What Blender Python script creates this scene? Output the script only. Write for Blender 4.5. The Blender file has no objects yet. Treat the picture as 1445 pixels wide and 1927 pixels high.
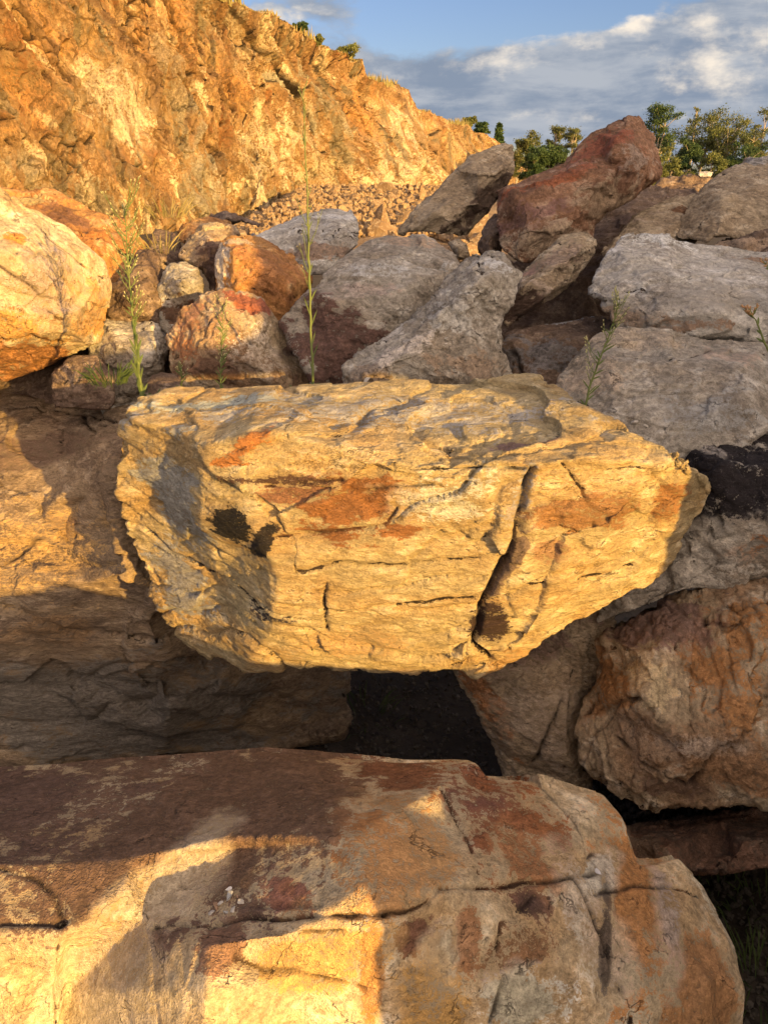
import bpy, math, random
import numpy as np
from mathutils import Vector, noise as mnoise
from mathutils.bvhtree import BVHTree
from mathutils.geometry import delaunay_2d_cdt

# ------------------------------------------------------------------ camera
CAMZ = 3.4
PITCH = math.radians(24.5)
F = 1392.0
scene = bpy.context.scene
C = scene.collection
cd = bpy.data.cameras.new('camera')
cam = bpy.data.objects.new('camera', cd)
C.objects.link(cam)
cam.location = (0, 0, CAMZ)
cam.rotation_euler = (math.pi / 2 - PITCH, 0, 0)
cd.sensor_fit = 'VERTICAL'
cd.sensor_height = 36
cd.lens = F / 1927 * 36
cd.clip_start = 0.05
cd.clip_end = 5000
scene.camera = cam

# ------------------------------------------------------------------ light
SUN_AZ = math.radians(40)      # to the right of straight-behind the camera
SUN_EL = math.radians(10)
TOSUN = Vector((math.sin(SUN_AZ) * math.cos(SUN_EL), -math.cos(SUN_AZ) * math.cos(SUN_EL), math.sin(SUN_EL)))
sd = bpy.data.lights.new('sun', 'SUN')
sun = bpy.data.objects.new('sun', sd)
C.objects.link(sun)
sd.energy = 4.6
sd.angle = math.radians(0.6)
sd.color = (1.0, 0.605, 0.165)
sun.rotation_euler = TOSUN.to_track_quat('Z', 'Y').to_euler()

scene.view_settings.view_transform = 'Standard'
scene.view_settings.look = 'None'
scene.view_settings.exposure = 1.25
scene.view_settings.gamma = 1


def pix_dir(x, y):
    cx = (x - 722.5) / F
    cy = (963.5 - y) / F
    return Vector((cx, math.cos(PITCH) + cy * math.sin(PITCH), -math.sin(PITCH) + cy * math.cos(PITCH)))


def PP(x, y, v):
    """pixel + depth: v > 0 is the distance ahead, v < 0 the height relative to the camera"""
    d = pix_dir(x, y)
    s = v / d.y if v > 0 else v / d.z
    return Vector((0, 0, CAMZ)) + d * s


class NT:
    """tiny helper to write node trees"""
    def __init__(self, nt):
        self.nt = nt

    def n(self, t, **kw):
        node = self.nt.nodes.new(t)
        for k, v in kw.items():
            if k.startswith('i_'):
                key = k[2:]
                key = int(key) if key.isdigit() else key
                if hasattr(v, 'node'):
                    self.nt.links.new(v, node.inputs[key])
                else:
                    node.inputs[key].default_value = v
            else:
                setattr(node, k, v)
        return node

    def math(self, op, a, b=0.0, c=0.0, clamp=False):
        m = self.nt.nodes.new('ShaderNodeMath')
        m.operation = op
        m.use_clamp = clamp
        for i, v in enumerate((a, b, c)):
            if hasattr(v, 'node'):
                self.nt.links.new(v, m.inputs[i])
            else:
                m.inputs[i].default_value = v
        return m.outputs[0]

    def mix(self, f, a, b, mode='MIX'):
        m = self.nt.nodes.new('ShaderNodeMix')
        m.data_type = 'RGBA'
        m.blend_type = mode
        for i, v in ((0, f), (6, a), (7, b)):
            if hasattr(v, 'node'):
                self.nt.links.new(v, m.inputs[i])
            else:
                m.inputs[i].default_value = v if i == 0 else (*v[:3], 1)
        return m.outputs[2]

    def ramp(self, f, lo, hi):
        m = self.nt.nodes.new('ShaderNodeMapRange')
        m.interpolation_type = 'SMOOTHSTEP'
        self.nt.links.new(f, m.inputs[0])
        m.inputs[1].default_value = lo
        m.inputs[2].default_value = hi
        return m.outputs[0]

    def noise(self, vec, scale, detail=4, rough=0.55, dist=0.0):
        m = self.nt.nodes.new('ShaderNodeTexNoise')
        self.nt.links.new(vec, m.inputs['Vector'])
        m.inputs['Scale'].default_value = scale
        m.inputs['Detail'].default_value = detail
        m.inputs['Roughness'].default_value = rough
        m.inputs['Distortion'].default_value = dist
        return m.outputs['Fac']

    def link(self, a, b):
        self.nt.links.new(a, b)


# ------------------------------------------------------------------ world: sky and clouds
world = bpy.data.worlds.new('World')
scene.world = world
world.use_nodes = True
nt = world.node_tree
nt.nodes.clear()
W = NT(nt)
sky = W.n('ShaderNodeTexSky', sky_type='NISHITA')
sky.sun_disc = False
sky.sun_elevation = SUN_EL
sky.sun_rotation = math.pi - SUN_AZ
sky.air_density = 1.0
sky.dust_density = 0.6
tc = W.n('ShaderNodeTexCoord')
sep = W.n('ShaderNodeSeparateXYZ', i_0=tc.outputs['Generated'])
X, Y_, Z = sep.outputs
el = W.math('ARCSINE', Z)
az = W.math('ARCTAN2', X, Y_)
comb = W.n('ShaderNodeCombineXYZ', i_0=az, i_1=W.math('MULTIPLY', el, 1.9), i_2=0.3)
vec = comb.outputs[0]
n1 = W.noise(vec, 5.5, 8, 0.56, 0.15)
n2 = W.noise(vec, 19.0, 6, 0.6, 0.1)
comb3 = W.n('ShaderNodeCombineXYZ', i_0=az, i_1=W.math('MULTIPLY', el, 4.5), i_2=1.7)
n3 = W.noise(comb3.outputs[0], 7.0, 7, 0.6, 0.3)


def azel(x, y):
    d = pix_dir(x, y).normalized()
    return math.atan2(d.x, d.y), math.asin(d.z)


def blob(x, y, rx, ry, amp, p=1.0):
    a0, e0 = azel(x, y)
    u = W.math('DIVIDE', W.math('SUBTRACT', az, a0), rx / F)
    v = W.math('DIVIDE', W.math('SUBTRACT', el, e0), ry / F)
    r2 = W.math('ADD', W.math('MULTIPLY', u, u), W.math('MULTIPLY', v, v))
    return W.math('MULTIPLY', W.math('EXPONENT', W.math('MULTIPLY', r2, -p)), amp)


def addall(l):
    s = l[0]
    for q in l[1:]:
        s = W.math('ADD', s, q)
    return s


shape = addall([
    blob(880, 190, 330, 55, 0.72), blob(1100, 225, 300, 40, 0.5), blob(1150, 125, 120, 70, 0.62), blob(1190, 60, 50, 40, 0.25),
    blob(1400, 90, 140, 140, 0.80), blob(1300, 190, 260, 55, 0.45), blob(720, 130, 120, 40, 0.30),
    blob(560, 15, 120, 30, 0.50), blob(985, 60, 60, 14, 0.26), blob(940, 100, 40, 12, 0.18),
    blob(900, 30, 260, 60, -0.32), blob(1010, 100, 70, 40, -0.12), blob(1080, 20, 100, 40, -0.25),
    blob(1000, 250, 250, 22, -0.10)])
far = W.math('MULTIPLY', W.ramp(W.math('ABSOLUTE', az), 0.55, 0.9), 0.12)
dens = addall([W.math('MULTIPLY', W.math('SUBTRACT', n1, 0.5), 1.5), W.math('MULTIPLY', W.math('SUBTRACT', n2, 0.5), 0.55), shape, far, W.math('MULTIPLY', W.math('SUBTRACT', n3, 0.5), 0.7)])
cover = W.ramp(dens, 0.08, 0.36)
# light side of the cloud: sample the same noise a little lower
vec2 = W.n('ShaderNodeVectorMath', operation='ADD', i_0=vec, i_1=(0.02, 0.035, 0.0)).outputs[0]
n1b = W.noise(vec2, 5.5, 8, 0.56, 0.15)
n2b = W.noise(vec2, 19.0, 6, 0.6, 0.1)
lit = addall([W.math('MULTIPLY', W.math('SUBTRACT', n1, n1b), 3.2), W.math('MULTIPLY', W.math('SUBTRACT', n2, n2b), 1.2),
              blob(1190, 38, 42, 20, 1.1), blob(1400, 45, 120, 90, 0.62), blob(870, 135, 110, 22, 0.45), blob(890, 165, 130, 18, 0.30),
              blob(545, 25, 50, 22, 0.9), blob(1100, 215, 130, 20, 0.35), blob(1180, 130, 120, 70, -0.35)])
litf = W.ramp(lit, 0.16, 1.05)
cloudg = W.mix(W.ramp(W.math('ADD', n3, W.math('MULTIPLY', W.math('SUBTRACT', n2, .5), .35)), 0.36, 0.66), (0.15, 0.185, 0.245), (0.27, 0.29, 0.325))
cloudc = W.mix(litf, cloudg, (0.60, 0.53, 0.445))
skyc = W.mix(1.0, sky.outputs[0], (0.50, 0.54, 0.78), 'MULTIPLY')
bg1 = W.n('ShaderNodeBackground', i_Color=skyc, i_Strength=0.088)
# the western sky round the sun glows warm
glow_dot = W.n('ShaderNodeVectorMath', operation='DOT_PRODUCT', i_0=tc.outputs['Generated'], i_1=TOSUN).outputs['Value']
glow = W.ramp(glow_dot, -0.45, 1.0)
cc = W.mix(W.math('MULTIPLY', glow, 0.85), cloudc, (2.75, 2.08, 1.5))
bg2 = W.n('ShaderNodeBackground', i_Color=cc, i_Strength=0.72)
mixb = W.n('ShaderNodeMixShader', i_0=W.math('MAXIMUM', cover, W.math('MULTIPLY', glow, 0.55)), i_1=bg1.outputs[0], i_2=bg2.outputs[0])
wo = W.n('ShaderNodeOutputWorld', i_Surface=mixb.outputs[0])

# ------------------------------------------------------------------ numpy noise


def h3(ix, iy, iz, seed):
    h = (ix.astype(np.uint32) * np.uint32(374761393)) ^ (iy.astype(np.uint32) * np.uint32(668265263)) ^ (iz.astype(np.uint32) * np.uint32(2147483647 & 0x5bd1e995)) ^ np.uint32((seed * 2654435761) & 0xffffffff)
    h = (h ^ (h >> np.uint32(13))) * np.uint32(1274126177)
    h = (h ^ (h >> np.uint32(16))) * np.uint32(2246822519)
    return h ^ (h >> np.uint32(15))


def r01(h):
    return (h & np.uint32(0xffffff)).astype(np.float32) / np.float32(16777216)


def vnoise(p, seed=0):
    f = np.floor(p)
    i = f.astype(np.int64)
    t = (p - f).astype(np.float32)
    t = t * t * t * (t * (t * 6 - 15) + 10)
    out = np.zeros(len(p), np.float32)
    for dx in (0, 1):
        wx = t[:, 0] if dx else 1 - t[:, 0]
        for dy in (0, 1):
            wy = t[:, 1] if dy else 1 - t[:, 1]
            for dz in (0, 1):
                wz = t[:, 2] if dz else 1 - t[:, 2]
                out += wx * wy * wz * r01(h3(i[:, 0] + dx, i[:, 1] + dy, i[:, 2] + dz, seed))
    return out * 2 - 1


def fbm(p, octv=4, seed=0, gain=0.5):
    s = np.zeros(len(p), np.float32)
    a = 1.0
    for k in range(octv):
        s += a * vnoise(p * (2.03 ** k) + 17.3 * k, seed + k * 7)
        a *= gain
    return s


def voro(p, seed=0):
    """F1, F2-F1 and the random values and offset of the nearest cell"""
    f = np.floor(p)
    i = f.astype(np.int64)
    t = (p - f).astype(np.float32)
    n = len(p)
    d1 = np.full(n, 9.0, np.float32)
    d2 = np.full(n, 9.0, np.float32)
    hid = np.zeros(n, np.uint32)
    off = np.zeros((n, 3), np.float32)
    for dx in (-1, 0, 1):
        for dy in (-1, 0, 1):
            for dz in (-1, 0, 1):
                h = h3(i[:, 0] + dx, i[:, 1] + dy, i[:, 2] + dz, seed)
                jx = (h & np.uint32(1023)).astype(np.float32) / 1023
                jy = ((h >> np.uint32(10)) & np.uint32(1023)).astype(np.float32) / 1023
                jz = ((h >> np.uint32(20)) & np.uint32(1023)).astype(np.float32) / 1023
                vx = t[:, 0] - dx - (0.1 + 0.8 * jx)
                vy = t[:, 1] - dy - (0.1 + 0.8 * jy)
                vz = t[:, 2] - dz - (0.1 + 0.8 * jz)
                d = vx * vx + vy * vy + vz * vz
                m = d < d1
                d2 = np.where(m, d1, np.minimum(d2, d))
                d1 = np.where(m, d, d1)
                hid = np.where(m, h, hid)
                off[m, 0] = vx[m]
                off[m, 1] = vy[m]
                off[m, 2] = vz[m]
    hid = hid * np.uint32(2654435761)
    hid ^= hid >> np.uint32(15)
    rnd = np.stack([((hid >> np.uint32(s)) & np.uint32(255)).astype(np.float32) / 255 * 2 - 1 for s in (0, 8, 16, 24)], 1)
    return np.sqrt(d1), np.sqrt(d2) - np.sqrt(d1), rnd, off


def chips(q, size, seed):
    """tilted flat facets with sharp steps between them, about +-1"""
    w = np.stack([vnoise(q / size * 1.3 + 5, seed + 91), vnoise(q / size * 1.3 + 9, seed + 92), vnoise(q / size * 1.3 + 14, seed + 93)], 1)
    p = q / size + w * 0.35
    d1, e, rnd, off = voro(p, seed)
    return (rnd[:, :3] * off).sum(1) * 1.1 + rnd[:, 3] * 0.35, e


# ------------------------------------------------------------------ tagging
def tag(o, label=None, cat=None, group=None, kind=None):
    if label:
        o['label'] = label
    if cat:
        o['category'] = cat
    if group:
        o['group'] = group
    if kind:
        o['kind'] = kind
    return o


def mesh_np(name, V, Fq, mat, smooth=True):
    me = bpy.data.meshes.new(name)
    V = np.asarray(V, np.float32)
    Fq = np.asarray(Fq, np.int32)
    k = Fq.shape[1]
    me.vertices.add(len(V))
    me.vertices.foreach_set('co', V.ravel())
    me.loops.add(Fq.size)
    me.loops.foreach_set('vertex_index', Fq.ravel())
    me.polygons.add(len(Fq))
    me.polygons.foreach_set('loop_start', np.arange(len(Fq), dtype=np.int32) * k)
    me.polygons.foreach_set('loop_total', np.full(len(Fq), k, np.int32))
    me.update(calc_edges=True)
    me.polygons.foreach_set('use_smooth', np.full(len(Fq), smooth))
    if mat:
        me.materials.append(mat)
    return me


# ------------------------------------------------------------------ rock material
def rock_mat(name, base, alt, light, scale=1.0, streak=0.0, bedrot=(0, 0, 0), speck=0.5, bump=1.0, mott=1.0):
    m = bpy.data.materials.new(name)
    m.use_nodes = True
    t = m.node_tree
    t.nodes.clear()
    N = NT(t)
    tcn = N.n('ShaderNodeTexCoord')
    mp = N.n('ShaderNodeMapping', i_Vector=tcn.outputs['Object'])
    mp.inputs['Rotation'].default_value = bedrot
    mp.inputs['Scale'].default_value = (scale, scale, scale * (1 + 3 * streak))
    v = mp.outputs[0]
    a = N.noise(v, 2.2, 7, 0.62, 0.4)
    b = N.noise(v, 7.0, 6, 0.65, 0.3)
    c = N.noise(v, 34.0, 5, 0.7)
    d = N.noise(v, 130.0, 3, 0.7)
    col = N.mix(N.ramp(a, 0.38, 0.66), base, alt)
    col = N.mix(N.math('MULTIPLY', N.ramp(b, 0.50, 0.68), 0.75), col, light)
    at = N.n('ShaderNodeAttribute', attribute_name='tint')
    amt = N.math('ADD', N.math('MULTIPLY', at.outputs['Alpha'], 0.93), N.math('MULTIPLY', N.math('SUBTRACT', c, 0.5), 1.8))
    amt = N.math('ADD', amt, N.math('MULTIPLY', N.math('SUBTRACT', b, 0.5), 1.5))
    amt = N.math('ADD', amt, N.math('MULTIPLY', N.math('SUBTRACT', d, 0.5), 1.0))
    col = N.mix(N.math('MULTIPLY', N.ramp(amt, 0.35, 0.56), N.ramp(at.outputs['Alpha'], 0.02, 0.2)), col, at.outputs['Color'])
    # mottling, grains and pits
    k = N.math('ADD', N.math('MULTIPLY', N.ramp(c, 0.32, 0.68), 0.62 * mott), 1 - 0.34 * mott)
    k = N.math('MULTIPLY', k, N.math('ADD', N.math('MULTIPLY', N.ramp(b, 0.35, 0.65), 0.36), 0.80))
    col = N.mix(1.0, col, N.n('ShaderNodeCombineColor', i_0=k, i_1=k, i_2=k).outputs[0], 'MULTIPLY')
    k2 = N.math('ADD', N.math('MULTIPLY', N.ramp(d, 0.3, 0.7), 0.36), 0.88)
    col = N.mix(1.0, col, N.n('ShaderNodeCombineColor', i_0=k2, i_1=k2, i_2=k2).outputs[0], 'MULTIPLY')
    dk = N.ramp(N.math('ADD', d, N.math('MULTIPLY', c, 0.5)), 0.86, 1.0)
    col = N.mix(N.math('MULTIPLY', dk, 0.35 * speck), col, (0.62, 0.57, 0.48))
    pit = N.ramp(N.math('ADD', d, N.math('MULTIPLY', b, 0.35)), 0.52, 0.42)
    col = N.mix(N.math('MULTIPLY', pit, 0.75 * speck), col, (0.055, 0.04, 0.03))
    # thin dark fissures that follow the bedding: contour lines of a stretched noise
    mp2 = N.n('ShaderNodeMapping', i_Vector=tcn.outputs['Object'])
    mp2.inputs['Rotation'].default_value = (bedrot[0] + .15, bedrot[1] + .2, bedrot[2] + .4)
    mp2.inputs['Scale'].default_value = (scale, scale, scale * (1.3 + 5 * streak))
    f1 = N.noise(mp2.outputs[0], 3.0, 5, 0.6, 0.2)
    f2 = N.noise(mp2.outputs[0], 8.0, 4, 0.6, 0.1)
    crk = N.math('MULTIPLY', N.ramp(N.math('ABSOLUTE', N.math('SUBTRACT', f1, 0.5)), 0.008, 0.001), N.ramp(b, 0.50, 0.62))
    crk2 = N.math('MULTIPLY', N.ramp(N.math('ABSOLUTE', N.math('SUBTRACT', f2, 0.5)), 0.016, 0.002), N.ramp(a, 0.47, 0.56))
    crk = N.math('MAXIMUM', crk, N.math('MULTIPLY', crk2, 0.25))
    col = N.mix(N.math('MULTIPLY', crk, 0.6), col, (0.02, 0.014, 0.01))
    h = N.math('ADD', N.math('MULTIPLY', c, 1.0), N.math('MULTIPLY', d, 0.55))
    h = N.math('SUBTRACT', h, N.math('MULTIPLY', crk, 1.0))
    h = N.math('ADD', h, N.math('MULTIPLY', b, 1.8))
    h = N.math('ADD', h, N.math('MULTIPLY', f2, 0.6))
    bn = N.n('ShaderNodeBump', i_Height=h, i_Strength=0.95, i_Distance=0.021 * bump / scale)
    bs = N.n('ShaderNodeBsdfPrincipled', i_Roughness=0.88, i_Normal=bn.outputs[0])
    N.link(col, bs.inputs['Base Color'])
    bs.inputs['Specular IOR Level'].default_value = 0.25
    N.n('ShaderNodeOutputMaterial', i_Surface=bs.outputs[0])
    return m


CREAM = (0.50, 0.43, 0.32)
PALE = (0.62, 0.57, 0.47)
GREY = (0.36, 0.34, 0.30)
BUFF = (0.43, 0.34, 0.23)
OCHRE = (0.44, 0.25, 0.10)
RUST = (0.34, 0.155, 0.07)
RED = (0.24, 0.10, 0.055)
BROWN = (0.15, 0.09, 0.06)
DARK = (0.055, 0.045, 0.045)
UMBER = (0.21, 0.14, 0.095)

MAT = {
    'hero': rock_mat('buff_sandstone', (0.47, 0.37, 0.20), (0.50, 0.335, 0.15), (0.58, 0.49, 0.32), 1.0, 0.5, (0.05, 0.12, 0), mott=.7),
    'left': rock_mat('cream_rock', (0.56, 0.46, 0.31), (0.46, 0.32, 0.17), (0.66, 0.59, 0.45), 1.0),
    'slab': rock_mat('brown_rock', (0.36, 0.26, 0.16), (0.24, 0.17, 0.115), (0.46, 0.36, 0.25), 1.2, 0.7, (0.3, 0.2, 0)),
    'orange': rock_mat('orange_rock', (0.46, 0.25, 0.095), (0.38, 0.17, 0.06), (0.52, 0.37, 0.20), 1.0),
    'grey': rock_mat('grey_rock', (0.41, 0.375, 0.32), (0.33, 0.28, 0.22), (0.55, 0.52, 0.47), 1.0, 0.08, (0.2, 0.4, 0)),
    'tan': rock_mat('tan_rock', (0.43, 0.345, 0.24), (0.34, 0.26, 0.175), (0.50, 0.43, 0.33), 1.0, 0.3, (0.4, 0.6, 0)),
    'pale': rock_mat('pale_grey_rock', (0.54, 0.51, 0.46), (0.40, 0.36, 0.31), (0.66, 0.65, 0.62), 1.0, 0.15, (0.1, 0.3, 0)),
    'red': rock_mat('red_rock', (0.29, 0.16, 0.095), (0.22, 0.12, 0.075), (0.42, 0.30, 0.21), 1.0),
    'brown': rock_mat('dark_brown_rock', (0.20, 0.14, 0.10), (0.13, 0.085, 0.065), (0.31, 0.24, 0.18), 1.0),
    'mixed': rock_mat('mixed_rock', (0.42, 0.33, 0.22), (0.34, 0.21, 0.12), (0.54, 0.47, 0.37), 1.3),
    'front': rock_mat('foreground_rock', (0.55, 0.45, 0.30), (0.52, 0.36, 0.19), (0.64, 0.57, 0.44), 1.3),
}


# ------------------------------------------------------------------ rock builder
ROCKS = {}


def rock(name, label, mat, outline, inner=(), k=1.0, conv=None, T=0.8, vox=0.012, amp=0.03, bed=(0.1, 0.2, 1.0), aniso=2.5,
         st=.5, cut=.021, ncut=55, fs=.5, bigk=1.0, stains_and_shading=(), cracks=(), seed=1, smooth=4, cat='boulder', group=None, back=((0.06, 0.97), (0.5, 0.84), (1.0, 0.45)), creases=()):
    ks = k
    P = conv or (lambda x, y, v: PP(x, y, v * ks))
    pts = list(outline) + list(inner)
    n = len(outline)
    edges = [(i, (i + 1) % n) for i in range(n)]
    edges += [(n + a, n + b) for a, b in creases]
    co, ed, fc, _, _, _ = delaunay_2d_cdt([Vector((p[0], p[1])) for p in pts], edges, [], 1, 1e-4)
    V = [P(*p) for p in pts]
    if len(co) != len(pts):
        # map back by nearest point
        idx = [min(range(len(pts)), key=lambda k: (pts[k][0] - c.x) ** 2 + (pts[k][1] - c.y) ** 2) for c in co]
        fc = [[idx[i] for i in f] for f in fc]
    faces = [tuple(f) for f in fc if len(set(f)) == 3]
    cx = sum(p[0] for p in outline) / n
    cy = sum(p[1] for p in outline) / n
    depth = [p[2] if conv else P(*p).y / ks for p in outline]
    my = sum(depth) / n
    prev = list(range(n))
    for fr, sh in back:
        ring = []
        for k, p in enumerate(outline):
            yy = depth[k] * (1 - fr * 0.6) + my * fr * 0.6 + T * fr
            V.append(P(cx + (p[0] - cx) * sh, cy + (p[1] - cy) * sh, yy))
            ring.append(len(V) - 1)
        for k in range(n):
            faces.append((prev[k], prev[(k + 1) % n], ring[(k + 1) % n], ring[k]))
        prev = ring
    V.append(P(cx, cy, my + T * 1.02))
    for k in range(n):
        faces.append((prev[k], prev[(k + 1) % n], len(V) - 1))
    me = bpy.data.meshes.new('tmp')
    me.from_pydata([tuple(v) for v in V], [], faces)
    import bmesh
    bm = bmesh.new()
    bm.from_mesh(me)
    bmesh.ops.recalc_face_normals(bm, faces=bm.faces)
    bm.to_mesh(me)
    bm.free()
    ob = bpy.data.objects.new('tmp', me)
    C.objects.link(ob)
    md = ob.modifiers.new('r', 'REMESH')
    md.mode = 'VOXEL'
    md.voxel_size = vox
    dg = bpy.context.evaluated_depsgraph_get()
    ev = ob.evaluated_get(dg)
    m2 = bpy.data.meshes.new_from_object(ev)
    bpy.data.objects.remove(ob)
    bpy.data.meshes.remove(me)
    nv = len(m2.vertices)
    co = np.empty(nv * 3, np.float32)
    m2.vertices.foreach_get('co', co)
    co = co.reshape(-1, 3)
    ev_ = np.empty(len(m2.edges) * 2, np.int32)
    m2.edges.foreach_get('vertices', ev_)
    ev_ = ev_.reshape(-1, 2)
    deg = np.bincount(ev_.ravel(), minlength=nv).astype(np.float32)[:, None]
    for _ in range(smooth):
        s = np.zeros_like(co)
        for ax in range(3):
            s[:, ax] = np.bincount(ev_[:, 0], co[ev_[:, 1], ax], nv) + np.bincount(ev_[:, 1], co[ev_[:, 0], ax], nv)
        co = co * 0.4 + (s / deg) * 0.6
    m2.vertices.foreach_set('co', co.ravel())
    m2.update()
    nr = np.empty(nv * 3, np.float32)
    m2.vertices.foreach_get('normal', nr)
    nr = nr.reshape(-1, 3)
    # undulate a little, then split off flat fracture planes with crisp edges
    rs = np.random.RandomState(seed)
    size = (np.ptp(co, axis=0)).max()
    co = co + nr * (fbm(co / (size * .28) + seed, 3, seed + 3)[:, None] * cut * size * .45 + cut * size * .35)
    tot = np.zeros(nv, np.float32)
    cap = size * cut * 1.0
    for _ in range(ncut):
        i = rs.randint(nv)
        if nr[i, 1] > .35:
            continue
        n_ = nr[i] + rs.normal(size=3) * .22
        n_ /= np.linalg.norm(n_)
        R_ = size * rs.uniform(.12, .42)
        d_ = (co @ n_) - (co[i] @ n_) + size * cut * rs.uniform(.2, .9)
        dist = np.linalg.norm(co - co[i], axis=1) + vnoise(co / (size * .06), seed + 8) * size * .02
        c_ = np.clip(np.minimum(d_, (R_ - dist) * 2.2), 0, size * cut * 2.2)
        c_ = np.minimum(c_, cap - tot)
        tot += c_
        co = co - c_[:, None] * n_[None]
    co = co.astype(np.float32)
    m2.vertices.foreach_set('co', co.ravel())
    m2.update()
    nr = np.empty(nv * 3, np.float32)
    m2.vertices.foreach_get('normal', nr)
    nr = nr.reshape(-1, 3)
    bvh = None
    if stains_and_shading or cracks:
        tri = [tuple(p.vertices) for p in m2.polygons]
        bvh = BVHTree.FromPolygons([tuple(c) for c in co], tri)

    def hit(x, y):
        o = Vector((0, 0, CAMZ))
        d = pix_dir(x, y).normalized()
        r = bvh.ray_cast(o, d)
        if r[0] is None:
            r = bvh.find_nearest(o + d * my * ks * 1.2)
        return np.array(r[0], np.float32)
    # bedding frame
    bz = Vector(bed).normalized()
    bx = bz.orthogonal().normalized()
    by = bz.cross(bx)
    M = np.array([bx, by, bz * aniso], np.float32).T
    q = co @ M + seed * 3.71
    size = (np.ptp(co, axis=0)).max()
    big, e1 = chips(q, size * 0.30, seed)
    med, e2 = chips(q, size * 0.11, seed + 1)
    sm, e3 = chips(q, max(size * 0.04, vox * 4.5), seed + 2)
    low = fbm(q / (size * 0.5), 3, seed + 3)
    hi = fbm(q / max(size * 0.03, vox * 4), 3, seed + 4, 0.6)
    mask = np.clip(0.5 + fbm(q / (size * 0.4), 2, seed + 5) * 0.9, 0.15, 1)
    amp = min(amp, .034 * size)
    disp = amp * (low * 0.15 + big * 0.42 * bigk + med * 0.26 * (0.3 + mask) + sm * 0.22 * (mask + 0.1) + hi * 0.10)
    # ledges along the bedding and natural fissures
    L = size
    zz = (co @ np.array(bz, np.float32)) + seed * .37
    wz_ = fbm(co / (0.30 * L) + seed, 3, seed + 71, .55)
    tz = zz / (0.050 * L) + wz_ * 1.5
    lay = np.floor(tz)
    hl = r01(h3(lay.astype(np.int64), np.floor(wz_ * 1.5 + 4).astype(np.int64), lay.astype(np.int64) * 0, seed + 5))
    fr_ = tz - lay
    pm_ = np.clip(.45 + fbm(co / (0.22 * L) + 9, 2, seed + 72) * 1.3, 0, 1)
    disp += amp * st * ((hl - .5) * 1.1 - np.exp(-(np.minimum(fr_, 1 - fr_) / .10) ** 2) * .55 * pm_)
    cn = fbm(q / (0.30 * L) + 31, 4, seed + 73, .55)
    cm = np.clip(fbm(q / (0.45 * L) + 13, 2, seed + 74) * 3 + .2, 0, 1)
    fis = np.exp(-(cn / .035) ** 2) * cm
    disp -= amp * fs * fis
    tint = np.zeros((nv, 4), np.float32)
    fg = np.clip(fis * min(.9, fs * 1.5) + np.exp(-(np.minimum(fr_, 1 - fr_) / .05) ** 2) * pm_ * st * .42, 0, .8)  # darkens fissures, and ledge lines in place of their shadows
    tint[:, :3] = (0.035, 0.024, 0.016)
    tint[:, 3] = fg
    # coloured patches: stains, plus some painted shade and a painted sun patch
    for s in stains_and_shading:
        (x, y, rx, ry, rot, colr, amt) = s
        c0 = hit(x, y)
        dist = np.linalg.norm(c0 - np.array((0, 0, CAMZ)))
        mr = dist / F
        ca, sa = math.cos(math.radians(rot)), math.sin(math.radians(rot))
        right = np.array((1, 0, 0), np.float32)
        up = np.array((0, math.sin(PITCH), math.cos(PITCH)), np.float32)
        fw = np.array((0, math.cos(PITCH), -math.sin(PITCH)), np.float32)
        dlt = co - c0
        a_ = dlt @ right
        b_ = dlt @ up
        u = (a_ * ca + b_ * sa) / (rx * mr)
        v = (-a_ * sa + b_ * ca) / (ry * mr)
        wz = (dlt @ fw) / (max(rx, ry) * mr * 1.8)
        r = np.sqrt(u * u + v * v + wz * wz)
        r += fbm(q / (0.10 * size), 5, seed + 33 + int(x) % 50, 0.68) * 0.55
        t = np.clip((1.36 - r) / .78, 0, 1) * min(amt, .93)
        tt = t[:, None]
        has = np.clip(t / np.maximum(t + tint[:, 3] * (1 - t), 1e-4), 0, 1)[:, None]
        tint[:, :3] = tint[:, :3] * (1 - has) + np.array(colr, np.float32) * has
        tint[:, 3] = np.maximum(tint[:, 3] * (1 - t), t) if amt >= 0 else tint[:, 3]
    for c in cracks:
        w, dep, ptsc = max(c[0], vox * 1.05), c[1], c[2]
        hs = [hit(x, y) for x, y in ptsc]
        wob = np.stack([fbm(co * 14, 2, seed + 61), fbm(co * 14, 2, seed + 62), fbm(co * 14, 2, seed + 63)], 1) * min(0.006, vox)
        cw = co + wob
        dm = np.full(nv, 9.0, np.float32)
        for a, b in zip(hs[:-1], hs[1:]):
            ab = b - a
            tt = np.clip(((cw - a) @ ab) / max((ab @ ab), 1e-9), 0, 1)
            dm = np.minimum(dm, np.linalg.norm(cw - (a + tt[:, None] * ab), axis=1))
        g = np.exp(-(dm / w) ** 2)
        disp -= g * dep
        if len(c) > 3 and c[3]:
            t = np.clip(g * 0.9, 0, 1)[:, None]
            tint[:, :3] = tint[:, :3] * (1 - t) + np.array(c[3], np.float32) * .28 * t
            tint[:, 3] = np.maximum(tint[:, 3], t[:, 0])
    co = co + nr * disp[:, None]
    org = co.mean(0)
    org[2] = co[:, 2].min()
    m2.vertices.foreach_set('co', (co - org).ravel())
    at = m2.color_attributes.new('tint', 'FLOAT_COLOR', 'POINT')
    at.data.foreach_set('color', tint.ravel())
    m2.polygons.foreach_set('use_smooth', np.full(len(m2.polygons), True))
    m2.materials.clear()
    m2.materials.append(MAT[mat] if isinstance(mat, str) else mat)
    m2.update()
    m2.name = name
    o = bpy.data.objects.new(name, m2)
    o.location = org.tolist()
    C.objects.link(o)
    tag(o, label, cat, group)
    ROCKS.setdefault(label, o)
    return o
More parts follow.
